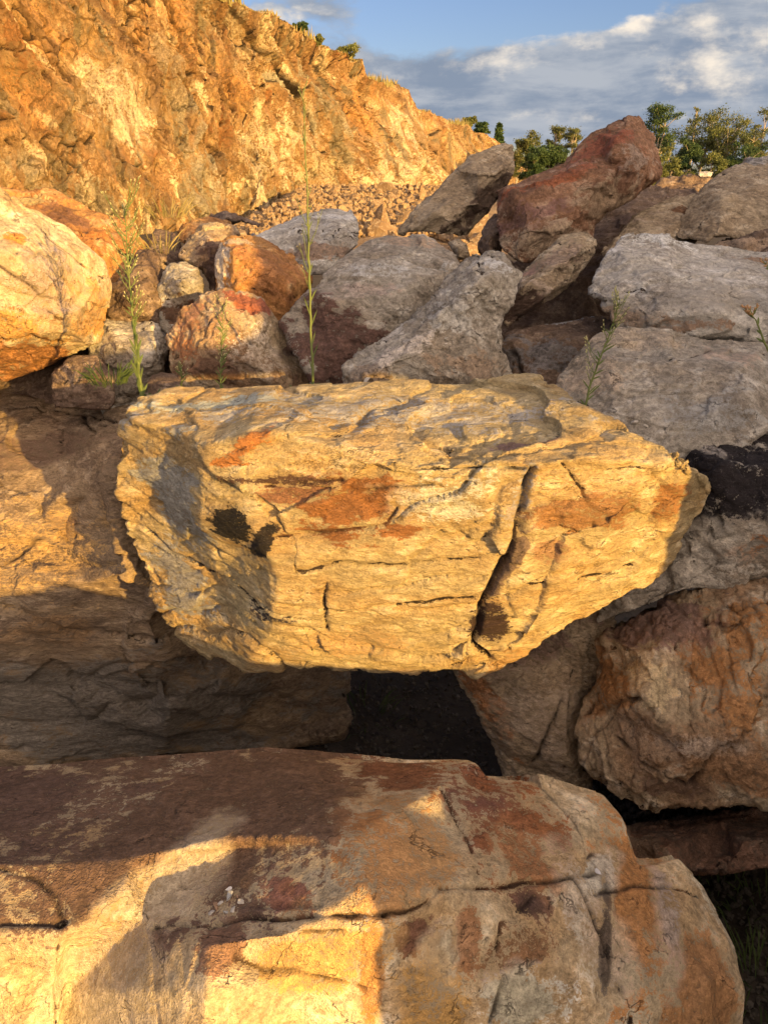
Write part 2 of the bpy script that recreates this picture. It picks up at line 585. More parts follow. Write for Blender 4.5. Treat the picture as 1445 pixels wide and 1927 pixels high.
# ------------------------------------------------------------------ the boulders
PURPLE = (0.17, 0.105, 0.075)
rock('boulder', 'large sunlit buff block with flat top and layered face, centre of the pile', 'hero',
     [(232, 768, -.93), (262, 745, -.92), (330, 735, -.91), (500, 722, -.90), (640, 718, -.90), (750, 712, -.90), (1000, 708, -.90), (1050, 722, -.90),
      (1095, 760, -.90), (1160, 790, -.91), (1230, 826, -.92), (1288, 848, -.93), (1310, 885, 2.60), (1343, 893, 2.76), (1332, 950, 2.76),
      (1290, 1030, 2.70), (1230, 1100, 2.64), (1150, 1150, 2.58), (1040, 1215, 2.50), (960, 1270, 2.45), (900, 1293, 2.42), (850, 1262, 2.45),
      (720, 1275, 2.49), (600, 1262, 2.52), (460, 1262, 2.68), (350, 1215, 2.92), (300, 1170, 3.0), (270, 1080, 3.08), (240, 1010, 3.1),
      (213, 920, 3.05), (213, 820, 3.1)],
     [(255, 795, 2.98), (330, 818, 2.84), (400, 838, 2.66), (470, 822, 2.62), (540, 822, 2.61), (620, 842, 2.55), (740, 876, 2.45), (860, 864, 2.48),
      (1000, 862, 2.44), (1130, 852, 2.48), (1230, 868, 2.50), (390, 900, 2.64), (385, 980, 2.63), (480, 1000, 2.49), (520, 1080, 2.45),
      (508, 1190, 2.47), (410, 1100, 2.80), (330, 1010, 2.93), (290, 920, 3.0), (430, 1190, 2.72), (600, 930, 2.50), (730, 930, 2.43), (850, 920, 2.41), (730, 1000, 2.405),
      (700, 1150, 2.41), (940, 960, 2.37), (915, 1100, 2.37), (1005, 950, 2.39), (1000, 1100, 2.36), (1150, 960, 2.42), (1150, 1080, 2.48),
      (1260, 930, 2.53), (880, 1210, 2.41), (940, 1200, 2.41)],
     T=1.1, vox=0.0072, amp=0.030, bed=(0.03, 0.10, 1.0), aniso=3.4, st=1.0, cut=.010, ncut=60, fs=.0, bigk=.25, seed=11, smooth=1,
     stains_and_shading=[(700, 775, 480, 40, 0, (0.38, 0.35, 0.31), .6), (420, 760, 120, 20, 0, (0.42, 0.44, 0.38), .8), (330, 940, 70, 90, 0, (0.36, 0.34, 0.29), .8),  # the broad grey patch on the top paints in its shade
             (340, 1090, 60, 80, 0, (0.34, 0.32, 0.29), .8), (640, 958, 128, 50, 0, (0.27, 0.12, 0.045), .93), (560, 925, 100, 26, 0, (0.26, 0.13, 0.07), .8), (470, 835, 60, 22, 35, (0.45, 0.19, 0.06), .9),
             (520, 905, 110, 10, -3, (0.09, 0.05, 0.035), .8), (440, 985, 46, 40, 20, (0.02, 0.017, 0.015), 1), (500, 1010, 16, 40, -35, (0.025, 0.02, 0.018), .9), (1110, 965, 95, 42, 0, (0.30, 0.16, 0.07), .8),  # the near-black patches paint in the shade of a cavity
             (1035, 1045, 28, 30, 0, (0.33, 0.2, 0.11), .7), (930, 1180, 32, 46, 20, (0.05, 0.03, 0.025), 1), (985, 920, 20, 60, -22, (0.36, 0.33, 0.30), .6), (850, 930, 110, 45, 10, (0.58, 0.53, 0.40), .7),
             (1260, 950, 30, 36, 0, (0.3, 0.15, 0.06), .7), (500, 1165, 40, 16, 0, DARK, .6), (960, 1060, 12, 70, -28, (0.2, 0.14, 0.1), .8), (650, 1215, 120, 20, 5, (0.46, 0.31, 0.15), .6),
             (975, 835, 60, 12, 5, (0.25, 0.16, 0.13), .8), (960, 1245, 60, 20, 40, (0.42, 0.26, 0.11), .6)],
     cracks=[(.013, .05, [(1003, 878), (985, 950), (968, 1020), (930, 1090), (905, 1150), (895, 1215), (925, 1250)], (0.1, 0.06, 0.04)),
             (.005, .022, [(735, 885), (860, 873), (985, 882)], (0.1, 0.06, 0.04)),
             (.005, .02, [(510, 1012), (620, 1000), (720, 990), (745, 960)], (0.1, 0.06, 0.04)),
             (.004, .02, [(612, 1100), (608, 1140), (615, 1190)], (0.1, 0.06, 0.04)), (.004, .016, [(750, 1140), (830, 1130), (890, 1128)], (0.12, 0.08, 0.05)),
             (.004, .014, [(400, 900), (500, 915), (640, 905)], (0.12, 0.07, 0.05)),
             (.003, .014, [(1060, 870), (1095, 920), (1115, 990)], (0.14, 0.08, 0.05)), (.003, .014, [(1000, 1100), (1100, 1085), (1190, 1060)], (0.14, 0.08, 0.05)),
             (.010, .03, [(395, 1020), (440, 1100), (500, 1160)], (0.12, 0.09, 0.07)), (.010, .03, [(240, 1010), (330, 1040), (400, 1080)], (0.14, 0.1, 0.08)),
             (.003, .012, [(700, 920), (800, 918), (870, 900)], (0.14, 0.08, 0.05)), (.004, .012, [(560, 1075), (640, 1060), (760, 1062), (900, 1050)], (0.16, 0.1, 0.06)),
             (.006, .022, [(850, 1250), (900, 1240), (960, 1225)], (0.1, 0.06, 0.04))])

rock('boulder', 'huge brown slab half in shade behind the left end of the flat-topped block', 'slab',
     [(-560, 800, 5.0), (-300, 760, 5.1), (-100, 722, 5.2), (0, 722, 5.2), (130, 703, 5.3), (225, 716, 5.2), (265, 745, 5.0), (450, 850, 4.45), (600, 1100, 4.2),
      (660, 1270, 3.9), (640, 1390, 3.65), (560, 1414, 3.56), (300, 1440, 3.45), (-50, 1470, 3.3), (-560, 1520, 3.2)],
     [(-150, 830, 4.5), (0, 795, 4.6), (130, 785, 4.5), (230, 800, 4.0), (0, 870, 4.25), (110, 900, 4.0), (235, 880, 3.5), (110, 970, 3.85), (0, 1000, 3.72), (120, 1025, 3.72), (205, 1010, 3.5), (0, 1100, 3.42), (130, 1105, 3.32),
      (250, 1075, 3.14), (0, 1220, 3.4), (150, 1300, 3.42), (330, 1230, 3.3), (450, 1300, 3.55), (-200, 1000, 3.6), (-200, 1250, 3.4)],
     T=1.0, vox=0.0115, amp=0.06, bed=(0.1, 0.4, 1.0), aniso=2.2, st=.9, seed=23, smooth=2,
     stains_and_shading=[(100, 745, 50, 14, 0, PURPLE, .8), (195, 740, 40, 22, -30, (0.12, 0.08, 0.07), .8), (60, 850, 140, 40, 10, UMBER, .6), (135, 990, 26, 18, 0, PURPLE, .9), (210, 900, 50, 100, 0, (0.27, 0.19, 0.12), .6),
             (60, 1040, 170, 70, 0, (0.46, 0.30, 0.13), .6), (200, 1330, 280, 100, 0, (0.22, 0.19, 0.155), .85), (100, 1180, 100, 50, 0, (0.3, 0.19, 0.1), .6)],
     cracks=[(.006, .02, [(0, 1060), (70, 1020), (150, 1010)], (0.1, 0.06, 0.04)), (.008, .03, [(0, 1290), (150, 1270), (330, 1300), (560, 1330)], None),
             (.008, .03, [(0, 775), (60, 765), (150, 775), (235, 800)], (0.14, 0.09, 0.06))])

rock('boulder', 'pale cream sunlit boulder at the left edge, with the weed shadow across it', 'left',
     [(-420, 220, 3.1), (-60, 300, 3.15), (0, 345, 3.12), (45, 392, 3.12), (75, 398, 3.15), (110, 420, 3.2), (185, 465, 3.25), (203, 530, 3.28), (200, 590, 3.25), (188, 635, 3.25),
      (130, 682, 3.2), (60, 713, 3.2), (0, 730, 3.2), (-200, 760, 3.2), (-450, 700, 3.2)],
     [(-100, 450, 2.72), (60, 480, 2.86), (140, 560, 2.98), (40, 620, 2.84), (-100, 650, 2.8), (150, 625, 3.05), (80, 668, 2.98), (-20, 680, 2.88)],
     k=1.42, T=1.2, vox=0.009, amp=0.035, bed=(0.8, 0.2, 0.7), aniso=1.5, seed=31, smooth=2,
     stains_and_shading=[(90, 540, 70, 50, -40, (0.40, 0.31, 0.25), .75), (25, 450, 14, 20, 0, (0.5, 0.22, 0.06), .9), (60, 690, 120, 26, 15, (0.35, 0.17, 0.07), 1), (0, 610, 60, 20, 0, (0.5, 0.3, 0.1), .7), (180, 600, 20, 60, 0, (0.5, 0.29, 0.11), .7),
             (20, 520, 26, 50, 0, (0.42, 0.33, 0.26), .6)],
     cracks=[(.004, .015, [(0, 500), (60, 540), (110, 600), (160, 610)], (0.2, 0.12, 0.07)), (.004, .015, [(50, 400), (90, 450), (130, 480), (190, 520)], (0.25, 0.15, 0.09)),
             (.004, .012, [(0, 640), (60, 630), (120, 650)], (0.2, 0.11, 0.06))])

rock('boulder', 'deep orange boulder in sunlight just behind the pale boulder at the left edge', 'orange',
     [(-150, 330, 4.8), (40, 347, 4.8), (90, 343, 4.9), (135, 362, 4.9), (190, 388, 4.8), (240, 412, 4.8), (268, 460, 4.7), (262, 530, 4.6), (232, 592, 4.5), (180, 640, 4.4), (0, 700, 4.4), (-150, 600, 4.4)],
     [(80, 420, 4.38), (200, 470, 4.32), (240, 520, 4.42), (150, 550, 4.25), (0, 450, 4.3)],
     k=1.2, T=1.3, vox=0.014, amp=0.045, bed=(0.5, 0.2, 0.7), aniso=1.8, seed=37,
     stains_and_shading=[(110, 400, 50, 20, -30, (0.22, 0.11, 0.06), .8), (60, 370, 20, 20, 0, (0.46, 0.34, 0.16), .9), (225, 560, 30, 40, 0, BROWN, .6), (160, 385, 60, 16, -25, (0.42, 0.15, 0.05), .8)])  # browner patch at the lower right

rock('boulder', 'small grey rock in shade between the left weed and the pyramid-shaped rock', 'grey',
     [(190, 600, 4.3), (240, 600, 4.35), (290, 604, 4.3), (314, 640, 4.25), (312, 720, 4.1), (300, 790, 4.0), (200, 790, 4.0), (160, 700, 4.1), (165, 650, 4.2)],
     [(230, 650, 4.0), (280, 680, 3.95)], k=1.12, T=.6, vox=0.013, amp=0.03, seed=41)
rock('boulder', 'small brown rock wedged under the right side of the pale cream boulder', 'brown',
     [(95, 700, 3.75), (140, 668, 3.85), (185, 668, 3.85), (215, 705, 3.8), (215, 770, 3.7), (100, 770, 3.7)],
     [(160, 700, 3.68)], k=1.14, T=.4, vox=0.012, amp=0.02, seed=43)

rock('boulder', 'pyramid-shaped brown rock with sunlit peak behind the flat-topped block', 'mixed',
     [(308, 630, 4.0), (335, 590, 4.05), (400, 550, 4.1), (425, 546, 4.12), (488, 562, 4.15), (520, 590, 4.15), (552, 640, 4.1), (585, 700, 4.0), (590, 780, 3.85), (320, 780, 3.85), (312, 690, 3.92)],
     [(420, 570, 3.95), (500, 600, 3.95), (470, 680, 3.72), (380, 640, 3.78), (350, 700, 3.75), (545, 700, 3.85)],
     k=1.12, T=.8, vox=0.0095, amp=0.03, bed=(0.7, 0.0, 0.7), aniso=1.6, seed=47, smooth=2,
     stains_and_shading=[(480, 572, 45, 16, -20, (0.28, 0.1, 0.06), .9), (430, 690, 110, 30, 0, (0.17, 0.1, 0.065), .9), (345, 620, 30, 40, 0, (0.33, 0.17, 0.09), .7), (540, 660, 14, 60, -30, (0.12, 0.075, 0.06), .8), (360, 590, 40, 16, 40, (.3, .17, .12), .7),
             (490, 660, 50, 50, 0, (0.55, 0.46, 0.36), .6), (350, 660, 30, 30, 0, RUST, .6)],
     cracks=[(.006, .02, [(420, 570), (380, 630), (360, 690)], (0.1, 0.06, 0.04)), (.005, .02, [(430, 600), (470, 640), (490, 700)], (0.12, 0.08, 0.05))])
rock('rock', 'little reddish brown rock at the left foot of the pyramid-shaped rock', 'brown',
     [(275, 712, 3.75), (300, 700, 3.8), (335, 704, 3.8), (350, 730, 3.7), (345, 765, 3.65), (280, 765, 3.65)], [(310, 725, 3.66)], k=1.1, T=.3, vox=0.01, amp=0.015, seed=51, cat='rock')

rock('boulder', 'filler rock added to darken the gap under the pale boulder at the left edge', 'brown',  # added to close a gap that let bright ground show
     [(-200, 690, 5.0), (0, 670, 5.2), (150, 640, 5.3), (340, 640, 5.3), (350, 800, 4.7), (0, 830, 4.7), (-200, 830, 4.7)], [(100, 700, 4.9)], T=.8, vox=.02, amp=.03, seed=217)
rock('boulder', 'dark filler rock added to blacken the gap under the big red block', 'brown',  # added so the gap reads dark instead of showing sunlit ground
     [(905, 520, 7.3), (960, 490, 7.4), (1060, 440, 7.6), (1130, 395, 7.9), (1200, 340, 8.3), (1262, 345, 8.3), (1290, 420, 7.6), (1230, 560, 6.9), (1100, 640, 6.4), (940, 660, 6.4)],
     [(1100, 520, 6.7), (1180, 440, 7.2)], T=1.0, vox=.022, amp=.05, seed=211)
rock('boulder', 'brown filler rock added to darken the gap left of the tooth-shaped boulder', 'brown',  # added behind the middle rocks to keep this gap dark
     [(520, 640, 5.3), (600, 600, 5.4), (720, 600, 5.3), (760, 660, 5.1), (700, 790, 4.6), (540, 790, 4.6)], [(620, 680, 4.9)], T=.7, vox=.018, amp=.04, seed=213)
# behind-left cluster
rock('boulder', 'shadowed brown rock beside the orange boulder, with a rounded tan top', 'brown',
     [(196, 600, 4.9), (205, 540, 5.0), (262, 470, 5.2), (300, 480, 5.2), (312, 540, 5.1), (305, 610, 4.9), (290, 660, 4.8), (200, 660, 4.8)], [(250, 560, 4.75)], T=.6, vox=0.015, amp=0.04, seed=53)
rock('boulder', 'blue-grey wedge of rock in the shaded cluster behind the pyramid-shaped rock', 'grey',
     [(292, 545, 5.0), (318, 495, 5.1), (345, 487, 5.15), (378, 500, 5.1), (388, 540, 5.0), (365, 590, 4.9), (330, 640, 4.8), (296, 620, 4.9)], [(345, 530, 4.8)], T=.5, vox=0.015, amp=0.03, seed=57,
     stains_and_shading=[(340, 590, 40, 20, 0, BROWN, .8)])
rock('boulder', 'tan sunlit rounded rock above the blue-grey wedge in the cluster on the left', 'mixed',
     [(330, 480, 5.4), (345, 448, 5.5), (378, 418, 5.6), (415, 412, 5.7), (442, 425, 5.7), (450, 470, 5.5), (440, 540, 5.3), (400, 560, 5.2), (380, 510, 5.3), (345, 500, 5.3)],
     [(390, 450, 5.3), (400, 500, 5.15)], T=.8, vox=0.016, amp=0.03, seed=59, stains_and_shading=[(400, 490, 40, 40, 0, (0.13, 0.08, 0.06), .9), (410, 425, 40, 12, 0, (0.5, 0.38, 0.22), .7)])
rock('boulder', 'dark angular rock at the left of the cluster behind the orange boulder', 'brown',
     [(275, 450, 5.8), (290, 428, 6.0), (318, 430, 6.0), (340, 445, 5.9), (345, 500, 5.6), (300, 530, 5.5), (272, 500, 5.6)], [(310, 470, 5.6)], T=.6, vox=0.017, amp=0.04, seed=61)
rock('boulder', 'orange sunlit block tucked behind the tan rounded rock on the left', 'orange',
     [(322, 452, 6.6), (340, 420, 6.8), (400, 405, 7.0), (440, 415, 7.0), (420, 450, 6.6), (350, 470, 6.5)], [(370, 435, 6.5)], T=.8, vox=0.02, amp=0.04, seed=63)
rock('boulder', 'dark thin broken slab standing up on top of the pile against the sunlit cliff foot', 'brown',
     [(385, 412, 7.6), (405, 398, 7.7), (432, 392, 7.8), (450, 405, 7.7), (458, 422, 7.6), (430, 425, 7.5), (400, 420, 7.5)], [(430, 408, 7.4)], T=.7, vox=0.02, amp=0.03, seed=67)
rock('rock', 'flat brown stone slab lying right of the dark broken slab on top of the pile', 'brown',
     [(448, 402, 8.2), (492, 421, 8.2), (490, 427, 8.1), (455, 418, 8.1)], [], T=.5, vox=0.02, amp=0.02, seed=69, cat='rock')

rock('boulder', 'rust orange boulder with a pale left side, behind the pyramid-shaped rock', 'orange',
     [(402, 500, 4.95), (410, 448, 5.1), (432, 441, 5.1), (480, 441, 5.25), (520, 458, 5.25), (570, 500, 5.2), (585, 525, 5.1), (565, 570, 5.0), (530, 640, 4.8), (450, 640, 4.8), (403, 555, 4.9)],
     [(435, 470, 4.85), (440, 540, 4.72), (500, 500, 4.78), (540, 540, 4.8)], T=.8, vox=0.012, amp=0.024, bed=(0.6, 0.1, 0.7), seed=71, smooth=2,
     stains_and_shading=[(415, 500, 16, 60, 0, (0.5, 0.44, 0.38), 1), (510, 500, 70, 40, -30, (0.38, 0.18, 0.075), .8), (450, 455, 30, 10, 0, (0.5, 0.38, 0.27), .8)],
     cracks=[(.006, .02, [(440, 530), (500, 550), (560, 560)], (0.1, 0.05, 0.03))])

rock('boulder', 'flat pale grey rock catching light on top, at the foot of the rubble slope', 'pale',
     [(470, 440, 6.3), (540, 408, 6.7), (600, 391, 6.9), (635, 391, 6.9), (665, 403, 6.8), (679, 432, 6.5), (672, 470, 6.2), (620, 520, 5.9), (540, 520, 5.9), (480, 480, 6.1)],
     [(560, 430, 6.2), (640, 430, 6.2), (600, 470, 5.95)], T=1.0, vox=0.015, amp=0.028, bed=(0.2, 0.3, 1), seed=73, smooth=2, stains_and_shading=[(610, 470, 90, 16, 5, (0.33, 0.24, 0.18), .8), (610, 410, 60, 12, 0, (0.62, 0.6, 0.57), .7)])

rock('boulder', 'broad grey boulder with a dark brown lower face, centre of the upper pile', 'grey',
     [(518, 600, 4.5), (560, 560, 4.6), (600, 515, 4.8), (650, 465, 5.1), (690, 440, 5.25), (730, 432, 5.3), (822, 446, 5.3), (862, 470, 5.1), (868, 500, 4.9), (800, 640, 4.5), (700, 780, 4.2), (600, 780, 4.15), (570, 700, 4.2), (540, 640, 4.35)],
     [(600, 545, 4.5), (660, 560, 4.45), (740, 480, 4.85), (780, 530, 4.6), (700, 620, 4.35), (620, 660, 4.25), (680, 510, 4.65)], T=1.0, vox=0.0115, amp=0.032, bed=(0.1, 0.3, 1), aniso=1.8, seed=79, smooth=2,
     stains_and_shading=[(620, 650, 90, 75, -20, (0.13, 0.075, 0.06), 1), (780, 455, 80, 16, -5, (0.42, 0.32, 0.24), .7), (590, 540, 50, 22, 45, (0.5, 0.42, 0.31), .7), (680, 545, 50, 20, 0, (0.40, 0.33, 0.28), .7), (720, 510, 80, 20, 10, (0.46, 0.45, 0.43), .6)])

rock('boulder', 'grey boulder shaped like a leaning tooth, standing right behind the flat-topped block', 'grey',
     [(632, 695, 3.95), (655, 665, 4.0), (720, 625, 4.1), (775, 585, 4.15), (810, 550, 4.2), (850, 505, 4.3), (885, 480, 4.35), (925, 476, 4.35), (960, 490, 4.3), (976, 520, 4.2), (962, 570, 4.1), (942, 605, 4.05), (946, 650, 4.0),
      (965, 720, 3.95), (965, 790, 3.8), (640, 790, 3.75), (634, 730, 3.85)],
     [(870, 540, 3.98), (920, 520, 4.0), (800, 620, 3.85), (750, 660, 3.78), (890, 640, 3.82), (700, 700, 3.75), (900, 710, 3.75), (820, 700, 3.72)], T=.9, vox=0.0095, amp=0.03, bed=(0.6, 0.2, 0.8), aniso=1.7, seed=83, smooth=2,
     stains_and_shading=[(860, 590, 60, 50, 30, (0.47, 0.45, 0.41), .7), (740, 665, 80, 16, 25, (0.55, 0.49, 0.43), .8), (880, 690, 80, 40, 0, (0.34, 0.26, 0.19), .8), (700, 700, 60, 20, 0, (0.28, 0.21, 0.15), .7), (940, 500, 24, 20, 0, (0.5, 0.5, 0.5), .6)],
     cracks=[(.006, .02, [(690, 640), (760, 650), (830, 690), (850, 720)], None), (.005, .015, [(880, 500), (900, 560), (880, 620)], None)])

rock('boulder', 'long olive brown slab leaning diagonally, left of the big red rock on the skyline', 'tan',
     [(746, 435, 6.9), (770, 400, 7.0), (805, 370, 7.1), (850, 315, 7.3), (885, 290, 7.4), (950, 263, 7.6), (967, 268, 7.6), (975, 300, 7.5), (974, 328, 7.4), (930, 390, 7.2), (905, 420, 7.1), (875, 450, 6.9), (830, 445, 6.8), (770, 440, 6.8)],
     [(900, 320, 7.0), (820, 400, 6.75), (900, 380, 6.95), (945, 320, 7.15), (850, 415, 6.75)], T=.9, vox=0.015, amp=0.03, bed=(-0.6, 0.2, 0.8), aniso=2, seed=89, smooth=2,
     stains_and_shading=[(920, 375, 60, 20, 45, (0.11, 0.075, 0.055), 1), (865, 425, 30, 14, 10, (0.1, 0.07, 0.05), 1), (860, 350, 80, 30, 45, (0.35, 0.27, 0.18), .7)], cracks=[(.01, .04, [(975, 300), (920, 365), (860, 410), (820, 440)], None)])  # darker patches along the underside

rock('boulder', 'big rust red block tilted up on the skyline, highest rock of the pile', 'red',
     [(928, 352, 6.2), (1000, 320, 6.4), (1058, 303, 6.5), (1080, 270, 6.6), (1112, 240, 6.7), (1180, 216, 6.8), (1203, 217, 6.8), (1235, 252, 6.7), (1247, 290, 6.6), (1246, 325, 6.5), (1205, 365, 6.3), (1150, 400, 6.15),
      (1122, 430, 6.05), (1120, 455, 6.0), (1040, 480, 5.85), (975, 498, 5.75), (938, 470, 5.85), (932, 410, 6.0)],
     [(960, 370, 5.85), (1060, 335, 6.0), (1160, 250, 6.2), (1200, 300, 6.1), (1100, 400, 5.8), (1000, 440, 5.7), (1190, 345, 6.12), (1065, 308, 6.25), (1150, 305, 6.15)], T=1.1, vox=0.0135, amp=0.034, bed=(-0.35, 0.4, 0.9), aniso=2.2, seed=97, smooth=2,
     stains_and_shading=[(1020, 440, 100, 40, 10, (0.36, 0.27, 0.19), .85), (1190, 300, 50, 30, 30, (0.30, 0.22, 0.17), .8), (1100, 305, 50, 7, 0, (0.45, 0.34, 0.26), .9), (1010, 400, 90, 22, 15, (0.2, 0.11, 0.09), .7),
             (1040, 340, 90, 16, 20, (0.30, 0.11, 0.055), .8), (1140, 370, 60, 30, 30, (0.28, 0.2, 0.13), .8), (1150, 260, 70, 30, 30, (0.27, 0.10, 0.06), .7)],
     cracks=[(.012, .045, [(1055, 306), (1110, 302), (1160, 308), (1200, 300)], None), (.008, .03, [(935, 420), (1020, 415), (1090, 400), (1180, 330)], None)])

rock('boulder', 'small brown rock wedged in the gap below the olive diagonal slab', 'brown',
     [(895, 470, 6.2), (905, 430, 6.4), (930, 400, 6.5), (950, 410, 6.4), (945, 480, 6.1), (920, 500, 6.0)], [(920, 450, 6.0)], T=.5, vox=0.015, amp=0.03, seed=101)
rock('rock', 'small buff stone at the right shoulder of the broad grey boulder', 'tan',
     [(840, 455, 6.0), (860, 448, 6.0), (880, 462, 6.0), (885, 482, 5.9), (860, 490, 5.8)], [(862, 465, 5.8)], T=.3, vox=0.014, amp=0.02, seed=102, cat='rock')

rock('boulder', 'brown wedge-shaped rock with a pale ridge, below the big red block', 'tan',
     [(940, 600, 4.8), (975, 515, 5.0), (1010, 480, 5.15), (1062, 440, 5.3), (1096, 433, 5.35), (1120, 455, 5.3), (1126, 480, 5.2), (1090, 530, 5.05), (1040, 565, 4.9), (980, 600, 4.8), (950, 615, 4.75)],
     [(1040, 500, 4.85), (1035, 552, 4.72), (975, 540, 4.75), (1090, 470, 5.0), (1000, 530, 4.76)], T=.7, vox=0.011, amp=0.024, bed=(-0.4, 0.3, 0.8), aniso=2, seed=103, smooth=2,
     stains_and_shading=[(985, 575, 45, 30, 0, (0.1, 0.065, 0.05), 1), (1010, 500, 30, 12, 40, (0.3, 0.19, 0.15), .7), (1000, 530, 50, 10, -30, (0.5, 0.4, 0.31), .7), (1060, 480, 50, 20, 40, (0.36, 0.27, 0.2), .7)],
     cracks=[(.008, .03, [(975, 525), (1020, 550), (1050, 550), (1100, 500)], None)])

rock('boulder', 'dark grey flat slab in shade between the tooth-shaped boulder and the domed boulder', 'brown',
     [(930, 640, 4.5), (945, 622, 4.6), (1000, 606, 4.7), (1060, 597, 4.75), (1130, 587, 4.75), (1200, 600, 4.6), (1160, 680, 4.3), (1060, 760, 4.05), (950, 780, 4.0)],
     [(960, 640, 4.35), (1060, 625, 4.42), (1000, 700, 4.1), (1100, 650, 4.3)], T=.6, vox=0.011, amp=0.03, seed=107,
     stains_and_shading=[(1040, 605, 110, 12, 8, (0.33, 0.33, 0.34), .9), (1000, 670, 80, 40, 0, (0.16, 0.145, 0.14), .8)], cracks=[(.006, .02, [(945, 635), (970, 670), (985, 720)], (0.02, 0.02, 0.02))])

rock('boulder', 'wide light grey boulder with sloping top, resting above the grey domed boulder', 'pale',
     [(1108, 550, 4.5), (1112, 520, 4.55), (1135, 475, 4.75), (1165, 440, 5.0), (1200, 432, 5.1), (1245, 434, 5.1), (1330, 455, 5.2), (1445, 468, 5.2), (1620, 480, 5.2), (1700, 560, 4.6), (1620, 640, 4.1), (1445, 632, 4.05), (1380, 625, 4.05), (1300, 637, 4.05),
      (1230, 622, 4.12), (1160, 612, 4.2), (1128, 595, 4.3)],
     [(1180, 475, 4.62), (1260, 500, 4.45), (1370, 530, 4.3), (1470, 560, 4.15), (1150, 560, 4.28), (1250, 570, 4.12), (1350, 590, 4.05), (1200, 590, 4.15)], T=1.1, vox=0.0115, amp=0.03, bed=(0.15, 0.5, 0.8), aniso=2.2, seed=109, smooth=2,
     stains_and_shading=[(1160, 590, 60, 16, -20, (0.36, 0.27, 0.2), .8), (1310, 610, 60, 10, 0, (0.3, 0.21, 0.15), .7), (1250, 450, 90, 16, -8, (0.66, 0.66, 0.64), .6), (1420, 490, 40, 8, 0, (0.3, 0.21, 0.15), .7), (1300, 560, 110, 30, 0, (0.42, 0.385, 0.34), .6)],
     cracks=[(.005, .015, [(1120, 545), (1200, 500), (1300, 520), (1440, 590)], None)])

rock('boulder', 'grey domed boulder with a hairline crack, behind the thin weed at right', 'grey',
     [(1035, 725, 3.75), (1050, 695, 3.8), (1080, 662, 3.85), (1125, 632, 3.95), (1172, 618, 4.0), (1240, 628, 4.0), (1330, 634, 4.0), (1445, 640, 3.95), (1600, 700, 3.8), (1560, 790, 3.3), (1440, 800, 3.2), (1380, 850, 3.15), (1300, 900, 3.1),
      (1180, 900, 3.1), (1080, 850, 3.3), (1040, 780, 3.5)],
     [(1140, 670, 3.65), (1260, 680, 3.58), (1380, 700, 3.5), (1160, 760, 3.4), (1280, 790, 3.25), (1400, 750, 3.3)], T=1.0, vox=0.009, amp=0.026, bed=(0.1, 0.3, 1), aniso=1.6, seed=113, smooth=4,
     stains_and_shading=[(1200, 640, 100, 20, -5, (0.43, 0.36, 0.28), .7), (1100, 700, 50, 40, 30, (0.43, 0.35, 0.27), .6), (1330, 780, 90, 50, 0, (0.33, 0.32, 0.30), .6), (1390, 670, 60, 20, 0, (0.40, 0.32, 0.26), .6)],
     cracks=[(.0035, .012, [(1085, 668), (1180, 672), (1260, 678), (1340, 660), (1440, 665)], (0.1, 0.08, 0.07))])

rock('boulder', 'smooth tan boulder rising out of the frame at the upper right, below the trees', 'tan',
     [(1265, 440, 6.0), (1290, 395, 6.2), (1318, 350, 6.5), (1350, 325, 6.7), (1380, 310, 6.8), (1415, 296, 6.9), (1480, 292, 6.9), (1650, 330, 6.8), (1700, 440, 6.2), (1600, 480, 5.6), (1445, 430, 5.8), (1400, 445, 5.75), (1330, 458, 5.65)],
     [(1350, 380, 6.0), (1420, 360, 6.05), (1330, 430, 5.7), (1500, 400, 5.8)], T=1.2, vox=0.0145, amp=0.03, bed=(0.5, 0.2, 0.8), aniso=2.5, seed=127, smooth=2, stains_and_shading=[(1400, 300, 50, 10, 10, (0.36, 0.34, 0.32), .9)])
rock('boulder', 'brownish slab lying against the left side of the smooth tan boulder below the trees', 'tan',
     [(1128, 485, 5.9), (1160, 440, 6.1), (1190, 398, 6.4), (1235, 378, 6.6), (1290, 362, 6.7), (1330, 358, 6.7), (1350, 400, 6.4), (1300, 460, 6.0), (1200, 500, 5.6)],
     [(1210, 420, 6.0), (1270, 410, 6.05), (1220, 450, 5.8)], T=.8, vox=0.0145, amp=0.03, bed=(0.5, 0.2, 0.8), aniso=2.5, seed=131, smooth=2, stains_and_shading=[(1290, 395, 20, 10, 0, (0.2, 0.11, 0.06), .7), (1200, 410, 40, 14, 30, (0.4, 0.32, 0.25), .6)])
rock('boulder', 'broken brown rock between the smooth tan boulder and the wide light grey boulder', 'brown',
     [(1335, 470, 5.5), (1355, 448, 5.6), (1400, 440, 5.6), (1445, 424, 5.6), (1600, 420, 5.6), (1600, 500, 5.3), (1400, 490, 5.3)], [(1400, 458, 5.35), (1500, 455, 5.3)], T=.7, vox=0.014, amp=0.04, seed=137,
     stains_and_shading=[(1400, 455, 80, 20, 0, (0.37, 0.27, 0.19), .8)])
for (ol, lab, sd_) in (
        ([(1225, 355, 9.5), (1240, 330, 9.8), (1290, 326, 10), (1335, 330, 10), (1345, 345, 9.6), (1300, 362, 9.2), (1250, 368, 9.2)], 'long dark slab seen between the red block and the smooth tan boulder', 139),
        ([(1195, 385, 8.2), (1225, 358, 8.4), (1280, 352, 8.6), (1320, 360, 8.5), (1300, 380, 8.2), (1230, 396, 8.0)], 'dark flat rock under the right side of the red block', 149)):
    rock('boulder', lab, 'brown', ol, T=.9, vox=0.022, amp=0.07, bed=(0, 0.2, 1), aniso=3, seed=sd_)
